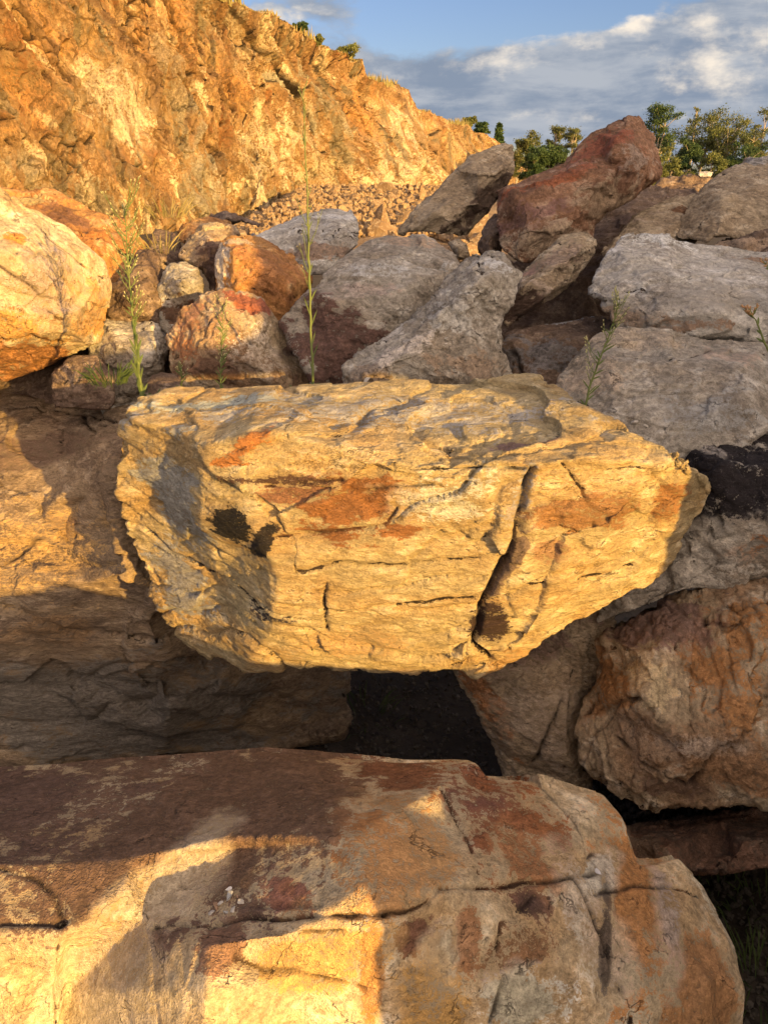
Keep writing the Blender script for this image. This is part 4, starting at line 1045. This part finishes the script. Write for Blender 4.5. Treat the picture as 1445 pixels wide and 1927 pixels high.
# ribs of smoother rock running diagonally, given as stain patches: (px, fraction up, along, across, angle, colour, amount)
PXf = np.repeat(px, NR)
YB = 400.0
tyr = np.repeat(ty, NR)
PYf = YB + (tyr - YB) * TTf
tint = np.zeros((len(Sf), 4), np.float32)
CG = (0.26, 0.205, 0.125)
CCR = (0.50, 0.40, 0.25)
COR = (0.38, 0.205, 0.075)
nA = fbm(np.stack([Sf / 3.0, Hf / 3.0, Sf * 0], 1), 4, 520, .6)
for (x, y, rx, ry, rot, colr, amt) in [
        (60, 60, 150, 120, 0, COR, .7), (220, 170, 110, 70, -40, CCR, .85), (330, 60, 60, 110, 0, COR, .8), (120, 330, 200, 60, -35, CG, .9), (260, 300, 160, 22, -38, (0.2, 0.13, 0.07), .9),
        (60, 170, 120, 18, -62, (0.25, 0.2, 0.13), .8), (350, 200, 30, 160, 10, CG, .75), (390, 330, 46, 90, 0, (0.27, 0.225, 0.15), .9), (540, 280, 100, 110, 0, CCR, .85), (470, 130, 60, 80, 0, COR, .8),
        (570, 160, 130, 14, -52, (0.36, 0.31, 0.21), .9), (640, 190, 140, 14, -56, (0.29, 0.235, 0.15), .9), (640, 330, 60, 70, 0, (0.36, 0.28, 0.15), .7), (520, 70, 60, 50, 0, (0.38, 0.25, 0.11), .7), (700, 190, 30, 60, 0, COR, .9), (760, 260, 40, 70, 0, CCR, .7),
        (860, 290, 50, 40, 0, (0.44, 0.31, 0.15), .8), (740, 340, 70, 50, 0, CCR, .8), (20, 300, 80, 30, -50, COR, .6), (200, 380, 200, 26, 0, (0.33, 0.25, 0.15), .8), (450, 40, 40, 120, 30, (0.35, 0.27, 0.16), .6),
        (110, 150, 40, 110, 0, (0.38, 0.2, 0.08), .6)]:
    colr = tuple(.95 * c_ for c_ in colr)
    ca, sa = math.cos(math.radians(rot)), math.sin(math.radians(rot))
    dx_, dyy = PXf - x, -(PYf - y)
    u = (dx_ * ca + dyy * sa) / rx
    v = (-dx_ * sa + dyy * ca) / ry
    r = np.sqrt(u * u + v * v) + nA * .35
    t = np.clip((1.25 - r) / .6, 0, 1) * amt
    has = np.clip(t / np.maximum(t + tint[:, 3] * (1 - t), 1e-4), 0, 1)[:, None]
    tint[:, :3] = tint[:, :3] * (1 - has) + np.array(colr) * has
    tint[:, 3] = np.maximum(tint[:, 3] * (1 - t), t)
for fld, lo_, hi_, cc_, am_ in ((sk, .25, .8, (.15, .085, .04), .65), (-sk, .35, .9, (.52, .40, .23), .75), (sk2, .3, .9, (.16, .125, .07), .7), (-sk2, .45, .9, (.22, .10, .035), .6)):
    t = (np.clip((fld - lo_) / (hi_ - lo_), 0, 1) * am_)
    has = np.clip(t / np.maximum(t + tint[:, 3] * (1 - t), 1e-4), 0, 1)[:, None]
    tint[:, :3] = tint[:, :3] * (1 - has) + np.array(cc_) * has
    tint[:, 3] = np.maximum(tint[:, 3] * (1 - t), t)
ff = (fiss * .95)[:, None]
tint[:, :3] = tint[:, :3] * (1 - ff) + np.array((.022, .013, .008)) * ff
tint[:, 3] = np.maximum(tint[:, 3], ff[:, 0])
ncol = len(px)
ii = (np.arange(ncol - 1)[:, None] * NR + np.arange(NR - 1)[None]).ravel()
F1 = np.stack([ii, ii + NR, ii + NR + 1, ii + 1], 1)
# plateau behind the brow, and the back of the hill
topi = np.arange(ncol) * NR + NR - 1
Pt = Pc[topi]
out = -np.stack([tg[:, 1], -tg[:, 0], np.zeros(ncol)], 1)
rows = [Pt + out * d_ + np.array([0, 0, z_]) for d_, z_ in ((1.5, .05), (6, .0), (25, -.5), (70, -4))]
rows.append(np.concatenate([(Pt + out * 90)[:, :2], np.full((ncol, 1), -1.0)], 1))
Vc = np.concatenate([Pc] + rows)
tint = np.concatenate([tint, np.tile(np.array([[.33, .27, .13, 1.0]], np.float32), (ncol * len(rows), 1))])
prev = topi
Fs = [F1]
off = len(Pc)
for k_ in range(len(rows)):
    cur = off + k_ * ncol + np.arange(ncol)
    Fs.append(np.stack([prev[:-1], prev[1:], cur[1:], cur[:-1]], 1))
    prev = cur
M_CLIFF = rock_mat('quarry_face', (0.34, 0.215, 0.095), (0.28, 0.155, 0.065), (0.45, 0.34, 0.19), 0.16, 0.0, (0, 0, 0), 0.7, 1.2)
mc = mesh_np('cliff', Vc, np.concatenate(Fs), M_CLIFF, smooth=False)
at = mc.color_attributes.new('tint', 'FLOAT_COLOR', 'POINT')
at.data.foreach_set('color', np.ascontiguousarray(tint, dtype=np.float32).ravel())
co_ = bpy.data.objects.new('cliff', mc)
C.objects.link(co_)
co_['kind'] = 'structure'

# rubble heaped at the cliff foot: an earth slope, 290 stones of their own, the smallest as stuff
def talus_z(x, y):
    return np.clip((y - 34) / 26, 0, 1.2) * 2.0 * np.clip((x + 10.5) / 4, 0, 1) - .3 * np.clip((-8.5 - x) / 2, 0, 1)
axx, ayy = np.meshgrid(np.linspace(-13, 8, 90), np.linspace(33, 80, 60))
zz = talus_z(axx, ayy) - .12 + fbm(np.stack([axx.ravel() / 3, ayy.ravel() / 3, axx.ravel() * 0], 1).astype(np.float32), 3, 44).reshape(axx.shape) * .18
tp = np.stack([axx.ravel(), ayy.ravel(), zz.ravel()], 1)
ii = (np.arange(59)[:, None] * 90 + np.arange(89)[None]).ravel()
ts = bpy.data.objects.new('rubble_slope', mesh_np('rubble_slope', tp, np.stack([ii, ii + 1, ii + 91, ii + 90], 1), M_RUBBLE))
C.objects.link(ts)
ts['kind'] = 'structure'
rp = [stone_proto(40 + i, 2, 1.35) for i in range(8)]
rmesh = [mesh_np('rubble_stone', c_, f_, M_RUBBLE, smooth=False) for c_, f_ in rp]
rg = random.Random(9)
spots = []
while len(spots) < 290:
    x, y = rg.uniform(575, 905), rg.uniform(362, 482)
    if y > 440 and not (855 < x < 905):
        continue
    if y < 362 + abs(x - 700) * .05:
        continue
    Yd = 62 - (y - 362) * .28
    d = pix_dir(x, y)
    p = Vector((0, 0, CAMZ)) + d * (Yd / d.y)
    if p.z < .1:
        p.z = .15
    spots.append((p, rg.uniform(.28, .75) * (1 if rg.random() < .85 else 1.5)))
for i, (p, s) in enumerate(spots):
    o = bpy.data.objects.new('rubble_stone', rmesh[i % 8])
    o.location = p
    o.rotation_euler = (rg.uniform(0, 6), rg.uniform(0, 6), rg.uniform(0, 6))
    o.scale = (s, s, s)
    C.objects.link(o)
    tag(o, 'one of the broken sunlit stones heaped at the foot of the cliff', 'stone', 'rubble stones at the cliff foot')
items = []
for i in range(6500):
    x, y = rg.uniform(-10, 6), rg.uniform(40, 66)
    items.append((x, y, float(talus_z(x, y)) + rg.uniform(-.05, .2), rg.choice((.1, .15, .2, .28, .38)), i))
ro = bpy.data.objects.new('rubble', stones_mesh('rubble', items, M_RUBBLE, [stone_proto(60 + i, 1) for i in range(6)]))
C.objects.link(ro)
tag(ro, 'small broken stones spread along the cliff foot', 'rubble', kind='stuff')

# ------------------------------------------------------------------ plants
def tube(V, Fq, pts, radii, n=6):
    """append a tapered tube to the lists"""
    rings = []
    for i, p in enumerate(pts):
        a = pts[max(i - 1, 0)]
        b = pts[min(i + 1, len(pts) - 1)]
        t = (Vector(b) - Vector(a)).normalized()
        x = t.orthogonal().normalized()
        y = t.cross(x)
        st = len(V)
        for k in range(n):
            an = 2 * math.pi * k / n
            V.append(tuple(Vector(p) + (x * math.cos(an) + y * math.sin(an)) * radii[i]))
        rings.append(st)
    for a, b in zip(rings[:-1], rings[1:]):
        for k in range(n):
            Fq.append((a + k, a + (k + 1) % n, b + (k + 1) % n, b + k))
    st = rings[-1]
    Fq.append(tuple(st + k for k in range(n)))


def mesh_py(name, V, Fq, mat, smooth=True):
    me = bpy.data.meshes.new(name)
    me.from_pydata(V, [], Fq)
    me.materials.append(mat)
    if smooth:
        me.polygons.foreach_set('use_smooth', [True] * len(me.polygons))
    me.update()
    return me


def part(name, V, Fq, mat, parent, smooth=True):
    o = bpy.data.objects.new(name, mesh_py(name, V, Fq, mat, smooth))
    C.objects.link(o)
    o.parent = parent
    return o


def empty(name, loc):
    o = bpy.data.objects.new(name, None)
    o.location = loc
    o.empty_display_size = .2
    C.objects.link(o)
    return o


M_BARK = simple_mat('pale_gum_bark', ((0.42, 0.36, 0.28), (0.30, 0.24, 0.18)), 2.0, 0.3)
M_LEAF = [simple_mat('gum_leaves', ((0.10, 0.13, 0.045), (0.17, 0.17, 0.065)), 0.6, 0, .01, .6, .3),
          simple_mat('yellow_green_leaves', ((0.13, 0.155, 0.045), (0.19, 0.20, 0.07)), 0.6, 0, .01, .6, .3),
          simple_mat('dark_leaves', ((0.045, 0.085, 0.03), (0.08, 0.12, 0.04)), 0.6, 0, .01, .6, .25)]


def tree(x, ytop, ybase, Yd, wpx, kind, dens, label, seed, zbase=None, cat='tree', name='tree', bark=True, group=None, low=.35):
    rg = random.Random(seed)
    tp_ = PP(x, ytop, Yd)
    zb = 0 if zbase is None else zbase
    h = tp_.z - zb
    w = wpx / F * Yd * .5
    root = empty(name, (tp_.x, Yd, zb))
    V, Fq = [], []
    r0 = h * .018 + .03
    lean_ = rg.uniform(-.06, .06) * h
    fork = h * rg.uniform(.25, .45)
    tube(V, Fq, [(0, 0, -.3), (lean_ * .3, 0, fork * .5), (lean_ * .6, 0, fork)], [r0 * 1.25, r0, r0 * .85], 7)
    clumps = []
    nl = 7 if bark else 4
    for k in range(nl):
        a = 2 * math.pi * (k + rg.random() * .7) / nl
        zz_ = h * rg.uniform(low + .1, .97) if k else h * .96
        rad = w * rg.uniform(.35, .95) * math.sin(math.pi * min(.95, max(.15, (zz_ / h - low * .5) / (1 - low * .5)))) ** .6 if k else w * .1
        e = Vector((lean_ + rad * math.cos(a), rad * math.sin(a), zz_ * .94))
        s0 = Vector((lean_ * .6, 0, fork * rg.uniform(.8, 1)))
        mid = s0.lerp(e, .5) + Vector((rg.uniform(-.1, .1) * w, rg.uniform(-.1, .1) * w, h * .05))
        tube(V, Fq, [s0, mid, e], [r0 * .6, r0 * .38, r0 * .15], 5)
        clumps.append((e, w * rg.uniform(.16, .30)))
        for q_ in range(7):
            e2 = mid.lerp(e, rg.uniform(.1, 1)) + Vector((rg.uniform(-1, 1), rg.uniform(-1, 1), rg.uniform(-.5, .7))) * w * .48
            e2.z = min(e2.z, h * .98)
            tube(V, Fq, [mid.lerp(e, .4), e2], [r0 * .2, r0 * .08], 4)
            clumps.append((e2, w * rg.uniform(.10, .26)))
    if bark:
        part('trunk', V, Fq, M_BARK, root)
    else:
        part('stem', V, Fq, M_BARK, root)
    rs = np.random.RandomState(seed)
    Vl = []
    lf = max(.06, Yd * .00125)
    for c_, r_ in clumps:
        n_ = int(dens * 150 * (r_ / (w * .22)) ** 1.4)
        d_ = rs.normal(size=(n_, 3))
        d_ /= np.linalg.norm(d_, axis=1)[:, None]
        pos = np.array(c_) + rs.normal(size=(n_, 3)) * r_ * .52 * np.array([1, 1, .7])
        a_ = rs.normal(size=(n_, 3))
        b_ = rs.normal(size=(n_, 3))
        a_ /= np.linalg.norm(a_, axis=1)[:, None]
        b_ -= a_ * (a_ * b_).sum(1)[:, None]
        b_ /= np.linalg.norm(b_, axis=1)[:, None]
        sz = lf * rs.uniform(.6, 1.3, (n_, 1))
        Vl.append(np.stack([pos - a_ * sz, pos + b_ * sz * .45, pos + a_ * sz, pos - b_ * sz * .45], 1).reshape(-1, 3))
    Vl = np.concatenate(Vl)
    me = mesh_np('crown' if bark else 'leaves', Vl, np.arange(len(Vl)).reshape(-1, 4), M_LEAF[kind], smooth=False)
    o = bpy.data.objects.new('crown' if bark else 'leaves', me)
    C.objects.link(o)
    o.parent = root
    tag(root, label, cat, group)
    return root


G1 = 'trees beyond the quarry on the right'
for args in [
        (1253, 186, 320, 105, 84, 2, 1.5, 'tall dark gum tree with rounded crown right of the big red block', 1),
        (1330, 208, 320, 112, 110, 0, 1.2, 'broad gum tree with loose crown, right of the tall dark gum', 2),
        (1318, 188, 320, 125, 40, 0, .45, 'thin wispy tree top rising behind the broad gum tree', 3),
        (1385, 206, 320, 108, 100, 1, 1.1, 'yellow-green gum with pale branches, left of the tree at the right edge', 4),
        (1440, 205, 320, 104, 80, 0, 1.0, 'gum tree with reddish tips cut by the right edge of the picture', 5),
        (1500, 220, 320, 108, 90, 0, 1.2, 'gum tree just outside the right edge of the picture', 6),
        (1262, 268, 325, 92, 60, 1, 1.6, 'low yellow-green bushy tree at the foot of the tall dark gum', 7),
        (1345, 285, 325, 95, 60, 1, 1.3, 'low bright bush on the ground below the broad gum tree', 8),
        (1300, 262, 325, 98, 60, 2, 1.5, 'dark bushy tree filling the gap between two gums', 9),
        (1405, 262, 325, 96, 70, 2, 1.0, 'dark low tree behind the smooth tan boulder', 10),
        (1215, 262, 325, 110, 50, 0, 1.0, 'half hidden tree touching the right shoulder of the red block', 11)]:
    tree(*args, group=G1)
G2 = 'trees beyond the quarry left of the red block'
for args in [
        (1005, 238, 320, 130, 56, 0, 1.1, 'pale olive gum tree nearest the end of the cliff', 21),
        (1040, 230, 320, 140, 50, 0, .7, 'wispy pale tree in the middle of the group left of the red block', 22),
        (1078, 232, 320, 135, 54, 0, .8, 'feathery pale tree beside the left slope of the red block', 23),
        (1010, 272, 325, 110, 60, 2, 1.7, 'dark green bush low behind the tip of the olive slab', 24),
        (1050, 268, 325, 112, 60, 2, 1.4, 'green bushy tree low behind the red block', 25),
        (975, 262, 322, 150, 36, 0, 1.0, 'small tree touching the far end of the cliff', 26)]:
    tree(*args, group=G2)
# bushes on the brow of the cliff
def brow(xp):
    j = int(np.argmin(np.abs(px - xp)))
    return Pt[j]
for xp, yt, wpx, kind, lab, sd_ in [
        (885, 222, 26, 1, 'round light green tree on the far brow of the cliff', 31),
        (908, 232, 26, 2, 'round dark green tree on the far brow, right of the light green one', 32),
        (660, 86, 40, 1, 'olive shrub on the cliff brow above the steep step', 33),
        (568, 42, 26, 2, 'small dark shrub on the cliff brow, left of the olive shrub', 34),
        (600, 65, 20, 1, 'yellowish shrub on the brow between the dark and the olive shrub', 35)]:
    b_ = brow(xp)
    big_ = xp > 800
    tree(xp, yt, 0, float(b_[1]) + 1.0, wpx, kind, .9, lab, sd_, zbase=float(b_[2]) - .3, cat='tree' if big_ else 'shrub', name='tree' if big_ else 'shrub', bark=big_, low=.1, group='plants on the cliff brow')
# conifer on the brow
b_ = brow(938)
Yd = float(b_[1]) + 3
tp_ = PP(940, 232, Yd)
root = empty('conifer', (tp_.x, Yd, float(b_[2]) - .8))
hh = tp_.z - root.location.z
V, Fq = [], []
tube(V, Fq, [(0, 0, 0), (0, 0, hh)], [hh * .03, hh * .008], 6)
part('trunk', V, Fq, M_BARK, root)
rs = np.random.RandomState(3)
Vl = []
for k in range(13):
    zz_ = hh * (.15 + .85 * k / 13)
    rr = hh * .26 * (1 - k / 13.5)
    for j in range(7):
        a = rs.uniform(0, 6.28)
        for q_ in range(16):
            f_ = rs.uniform(.15, 1)
            pos = np.array([math.cos(a) * rr * f_, math.sin(a) * rr * f_, zz_ + rs.normal() * .03 * hh])
            a_ = rs.normal(size=3) * .35
            b2 = rs.normal(size=3) * .2
            Vl += [pos - a_, pos + b2, pos + a_, pos - b2]
o = bpy.data.objects.new('crown', mesh_np('crown', np.array(Vl), np.arange(len(Vl)).reshape(-1, 4), M_LEAF[2], False))
C.objects.link(o)
o.parent = root
tag(root, 'small dark pointed conifer on the far brow of the cliff', 'tree')
# dry grass fringe on the brow
rs = np.random.RandomState(8)
M_DRY = simple_mat('dry_grass', ((0.36, 0.28, 0.11), (0.28, 0.25, 0.09)), 1.0, 0, .01, .7, .3)
Vl = []
for i in range(5200):
    j = rs.randint(300, ncol)
    p = Pt[j] + out[j] * rs.uniform(-.1, 2.0)
    clump = max(0.05, math.sin(j * .07) * math.sin(j * .023 + 1) + .35)
    hgt = rs.uniform(.2, .7) * clump * .8 * (1 + j / ncol)
    a = rs.uniform(0, 3.14)
    wv = np.array([math.cos(a), math.sin(a), 0]) * (.05 + .06 * j / ncol)
    tip = np.array([rs.normal() * .15, rs.normal() * .15, hgt])
    Vl += [p - wv - (0, 0, .1), p + wv - (0, 0, .1), p + tip]
o = bpy.data.objects.new('dry_grass', mesh_np('dry_grass', np.array(Vl), np.arange(len(Vl)).reshape(-1, 3), M_DRY, False))
C.objects.link(o)
tag(o, 'dry grass fringe growing along the brow of the cliff', 'grass', kind='stuff')

# ------------------------------------------------------------------ weeds between the rocks
M_STEM = simple_mat('weed_stem', ((0.14, 0.18, 0.055), (0.17, 0.20, 0.07)), 20, 0, .01, .6, .15)
M_WLEAF = simple_mat('weed_leaf', ((0.11, 0.16, 0.05), (0.15, 0.19, 0.065)), 20, 0, .01, .6, .3)
M_BUD = simple_mat('weed_bud', ((0.50, 0.50, 0.22), (0.58, 0.55, 0.30)), 60, 0, .01, .7, .2)
M_PINK = simple_mat('pink_bud', ((0.50, 0.26, 0.13), (0.55, 0.40, 0.2)), 60, 0, .01, .7, .2)


def leaf(V, Fq, p, d, L, wd, droop=.2):
    d = d.normalized()
    sd_ = d.cross(Vector((0, 1, .2))).normalized()
    if sd_.length < .5:
        sd_ = Vector((1, 0, 0))
    pts = []
    for t in (0, .3, .65, 1):
        c_ = p + d * L * t + Vector((0, 0, -droop * L * t * t))
        wv = wd * (math.sin(math.pi * min(t * .8 + .15, 1)) if t < 1 else 0)
        pts.append((c_ - sd_ * wv, c_ + Vector((0, -wv * .35, 0)), c_ + sd_ * wv))
    st = len(V)
    for a, b, c_ in pts:
        V += [tuple(a), tuple(b), tuple(c_)]
    for k in range(3):
        a = st + k * 3
        Fq += [(a, a + 1, a + 4, a + 3), (a + 1, a + 2, a + 5, a + 4)]


def budm(V, Fq, p, d, s):
    """small vase shaped flower head"""
    d = d.normalized()
    tube(V, Fq, [p, p + d * s * .5, p + d * s * 1.3, p + d * s * 1.9], [s * .2, s * .5, s * .42, s * .6], 6)


def weed(name, label, stem, r0, Yd, leafspec, branchspec, buds, seed, bm=None, seg=5):
    """stem: pixel polyline from the base up at distance Yd"""
    rg = random.Random(seed)
    W3 = [PP(x, y, Yd + dy_) for x, y, dy_ in stem]
    root = empty(name, W3[0])
    o0 = W3[0].copy()
    pts = []
    for a, b in zip(W3[:-1], W3[1:]):
        for k in range(seg):
            pts.append(a.lerp(b, k / seg) - o0 + Vector((rg.uniform(-1, 1), rg.uniform(-1, 1), 0)) * r0 * .35)
    pts.append(W3[-1] - o0)
    n = len(pts)
    V, Fq = [], []
    tube(V, Fq, pts, [r0 * (1 - .8 * i / n) for i in range(n)], 7)
    Vb, Fb, VL, FL = [], [], [], []

    def at_(t):
        f_ = t * (n - 1)
        i = min(int(f_), n - 2)
        return pts[i].lerp(pts[i + 1], f_ - i), (pts[i + 1] - pts[i]).normalized()
    for (t0, t1, cnt, L, wd, up) in leafspec:
        for k in range(cnt):
            t = t0 + (t1 - t0) * (k + rg.random()) / cnt
            p, d = at_(t)
            a = rg.uniform(0, 6.28)
            dr = Vector((math.cos(a), math.sin(a) * .8, 0)) + d * up
            leaf(VL, FL, p, dr, L * rg.uniform(.6, 1.15), wd * rg.uniform(.8, 1.1), rg.uniform(0, .25))
    for (t0, t1, cnt, L, up, sub) in branchspec:
        for k in range(cnt):
            t = t0 + (t1 - t0) * (k + rg.random()) / cnt
            p, d = at_(t)
            a = rg.uniform(0, 6.28)
            dr = (Vector((math.cos(a), math.sin(a) * .7, 0)) + d * up).normalized()
            l_ = L * rg.uniform(.5, 1.1)
            m_ = p + dr * l_ * .5
            e = p + dr * l_ + d * l_ * .3
            tube(V, Fq, [p, m_, e], [r0 * .35, r0 * .25, r0 * .14], 5)
            if buds:
                budm(Vb, Fb, e, (e - m_), buds * rg.uniform(.7, 1.2))
            for q_ in range(sub):
                s0 = p.lerp(m_, .6) if q_ % 2 else m_.lerp(e, rg.random() * .7)
                dd = (dr + Vector((rg.uniform(-1, 1), rg.uniform(-1, 1), rg.uniform(.2, 1))) * .7).normalized()
                e2 = s0 + dd * l_ * rg.uniform(.25, .45)
                tube(V, Fq, [s0, e2], [r0 * .2, r0 * .1], 4)
                if buds:
                    budm(Vb, Fb, e2, dd, buds * rg.uniform(.6, 1.1))
            leaf(VL, FL, p, dr + Vector((0, 0, -.3)), l_ * .3, .0016)
    part('stem', V, Fq, M_STEM, root)
    if VL:
        part('leaves', VL, FL, M_WLEAF, root)
    if Vb:
        part('buds', Vb, Fb, bm or M_BUD, root)
    tag(root, label, 'weed', None)
    return root


weed('weed', 'tall leafy green weed in front of the pale boulder at left', [(268, 760, 0), (264, 720, 0), (259, 670, 0), (252, 610, 0), (246, 550, 0), (240, 470, 0), (236, 390, 0)], .008, 3.44,
     [(.02, .45, 30, .09, .006, 2.8), (.45, .7, 10, .05, .004, 1.4)], [(.48, .62, 9, .09, 1.1, 3), (.66, 1.0, 22, .12, 1.0, 5)], .0048, 41)
weed('weed', 'very tall thin weed with bare stem standing behind the flat-topped block', [(590, 730, 0), (586, 640, 0), (583, 540, 0), (580, 440, 0), (577, 330, 0), (573, 230, 0), (571, 170, 0)], .0068, 3.72,
     [(.02, .45, 12, .11, .0035, 3.0), (.45, .8, 8, .06, .0025, 2.6)], [(.32, .52, 7, .14, 1.9, 1), (.75, 1.0, 10, .04, 2.0, 1)], .003, 42)
weed('weed', 'slender weed with yellow buds in front of the grey domed boulder', [(1100, 770, 0), (1110, 725, 0), (1126, 680, 0), (1142, 640, 0), (1157, 595, 0), (1166, 565, 0)], .0055, 3.15,
     [(.0, .5, 12, .07, .004, 1.0), (.4, .8, 8, .04, .003, 1.0)], [(.1, .6, 7, .12, .7, 3), (.6, 1.0, 11, .075, 1.1, 4)], .0052, 43)
weed('weed', 'weed stem with pinkish buds leaning in at the right edge', [(1540, 860, 0), (1500, 760, 0), (1462, 690, 0), (1438, 645, 0), (1422, 605, 0), (1412, 588, 0)], .0062, 2.35,
     [(.3, .9, 6, .05, .004, 1.2)], [(.86, 1.0, 10, .022, 1.0, 2)], .0058, 44, M_PINK)
weed('weed', 'bud-tipped weed entering high at the right edge above the pinkish one', [(1540, 640, 0), (1490, 560, 0), (1460, 520, 0), (1438, 494, 0)], .004, 2.35,
     [(.3, .9, 4, .04, .003, 1.2)], [(.85, 1.0, 5, .02, 1.0, 1)], .0045, 45, M_PINK)
weed('weed', 'small pale flowered weed in front of the pyramid-shaped rock', [(415, 745, 0), (416, 700, 0), (418, 640, 0), (421, 575, 0)], .004, 3.85,
     [(.0, .8, 26, .06, .004, 1.2)], [(.35, 1.0, 22, .07, 1.0, 3)], .0045, 46)
weed('weed', 'low brownish weed at the left foot of the pyramid-shaped rock', [(345, 745, 0), (342, 715, 0), (341, 688, 0)], .003, 3.75,
     [(.0, .9, 14, .05, .003, 1.0)], [(.4, 1.0, 8, .05, 1.0, 2)], .004, 47)


def grass(name, label, x, y, Yd, n, L, spread, seed, mat=None):
    rg = random.Random(seed)
    o0 = PP(x, y, Yd)
    V, Fq = [], []
    for i in range(n):
        a = rg.uniform(0, 6.28)
        r = spread * math.sqrt(rg.random())
        p = Vector((math.cos(a) * r, math.sin(a) * r, -.02))
        d = Vector((math.cos(a) * .6 + rg.uniform(-.3, .3), math.sin(a) * .6 + rg.uniform(-.3, .3), 1))
        leaf(V, Fq, p, d, L * rg.uniform(.5, 1.1), .0035, rg.uniform(.1, .7))
    o = bpy.data.objects.new(name, mesh_py(name, V, Fq, mat or M_WLEAF))
    o.location = o0
    C.objects.link(o)
    tag(o, label, 'grass')
    return o


M_DKG = simple_mat('deep_green_grass', ((0.06, 0.10, 0.03), (0.10, 0.14, 0.04)), 9, 0, .01, .6, .3)
grass('grass_tuft', 'fine grass tuft in the shade left of the tall leafy weed', 205, 715, 3.75, 46, .22, .09, 51, M_DKG)
grass('grass_tuft', 'sparse grass tuft between the pyramid-shaped rock and the very tall thin weed', 570, 735, 3.75, 12, .14, .04, 52)
grass('grass_tuft', 'tiny grass tuft right of the tall leafy weed base', 290, 745, 3.6, 16, .1, .03, 53, M_DKG)
for i, (x, y, v) in enumerate([(1425, 1850, -3.3), (1395, 1720, -3.35), (1440, 1700, -3.35), (1365, 1670, -3.35)]):
    p = PP(x, y, v)
    o = grass('grass_tuft', ['green grass tuft at the bottom right corner beside the foreground block', 'grass tuft on the gravel just right of the foreground block',
                             'grass tuft at the right edge on the dark gravel', 'small grass tuft under the low dark brown rock'][i], x, y, p.y, 70 if i == 0 else 22, .3 if i == 0 else .16, .14, 60 + i, M_DKG)
p = PP(700, 1340, -3.35)
grass('grass_tuft', 'dim grass tuft in the dark hollow under the flat-topped block', 690, 1345, p.y, 30, .3, .2, 71, M_DKG)
grass('grass_tuft', 'dry grass on the small rocks left of the dark broken slab', 318, 405, 6.6, 40, .3, .15, 72, M_DRY)
grass('grass_tuft', 'dry grass tuft above the orange boulder cluster at left', 300, 470, 5.6, 30, .3, .12, 73, M_DRY)

# ------------------------------------------------------------------ loose stones lying on the blocks
bpy.context.view_layer.update()
dgx = bpy.context.evaluated_depsgraph_get()
M_PEB = [simple_mat('pale_pebble', ((0.50, 0.46, 0.40), (0.38, 0.35, 0.31)), 30, .3, .004), simple_mat('brown_pebble', ((0.26, 0.15, 0.09), (0.34, 0.24, 0.16)), 30, .3, .004),
         simple_mat('grey_pebble', ((0.30, 0.30, 0.29), (0.38, 0.37, 0.35)), 30, .3, .004), simple_mat('white_quartz', ((0.75, 0.73, 0.72), (0.62, 0.6, 0.6)), 30, .3, .004)]
pm = [mesh_np('pebble', *stone_proto(80 + i, 2), M_PEB[(0, 0, 2, 1, 0, 3)[i]], False) for i in range(6)]


def pebble(x, y, s, k, label, group=None, rot=None):
    d = pix_dir(x, y).normalized()
    ok, loc, nn, _, ob, _ = scene.ray_cast(dgx, Vector((0, 0, CAMZ)), d)
    if not ok or not ob.name.startswith(('boulder', 'rock')):
        return
    o = bpy.data.objects.new('pebble', pm[k])
    o.location = loc + nn * s * .4
    rr = random.Random(int(x * 7 + y))
    o.rotation_euler = rot or (rr.uniform(-.5, .5), rr.uniform(-.5, .5), rr.uniform(0, 6))
    o.scale = (s, s * rr.uniform(.7, 1), s * rr.uniform(.6, .9))
    C.objects.link(o)
    tag(o, label, 'stone', group)


GP = 'pebbles caught in the crack of the foreground block'
for x, y, s, k, lab in [(431, 1676, .011, 5, 'topmost whitish pebble of the little heap on the foreground block'), (433, 1690, .014, 2, 'largest grey pebble in the middle of the little heap on the foreground block'),
                        (455, 1700, .012, 0, 'pale pebble at the right end of the little heap'), (417, 1700, .010, 0, 'pale pebble at the left of the little heap'),
                        (408, 1708, .014, 3, 'brown pebble at the lower left of the little heap'), (440, 1714, .009, 0, 'small pebble at the bottom of the little heap'),
                        (397, 1720, .010, 0, 'flat pebble nearest the long crack, left of the little heap'), (425, 1718, .008, 2, 'tiny grey pebble under the largest one of the heap'),
                        (447, 1688, .008, 3, 'tiny brown pebble beside the largest grey one'), (1125, 1645, .013, 5, 'white quartz chip on the crack of the foreground block, right side')]:
    pebble(x, y, s, k, lab, GP if x < 1000 else None)
for x, y, s, k, lab in [(755, 757, .020, 2, 'flat grey chip lying on top of the flat-topped block'), (1195, 795, .022, 0, 'pale chip on the right back edge of the flat-topped block'), (1215, 803, .016, 0, 'small pale chip beside the other on the right back edge'),
                        (690, 713, .03, 0, 'pale stone in front of the tooth-shaped boulder, on the flat-topped block')]:
    pebble(x, y, s, k, lab)
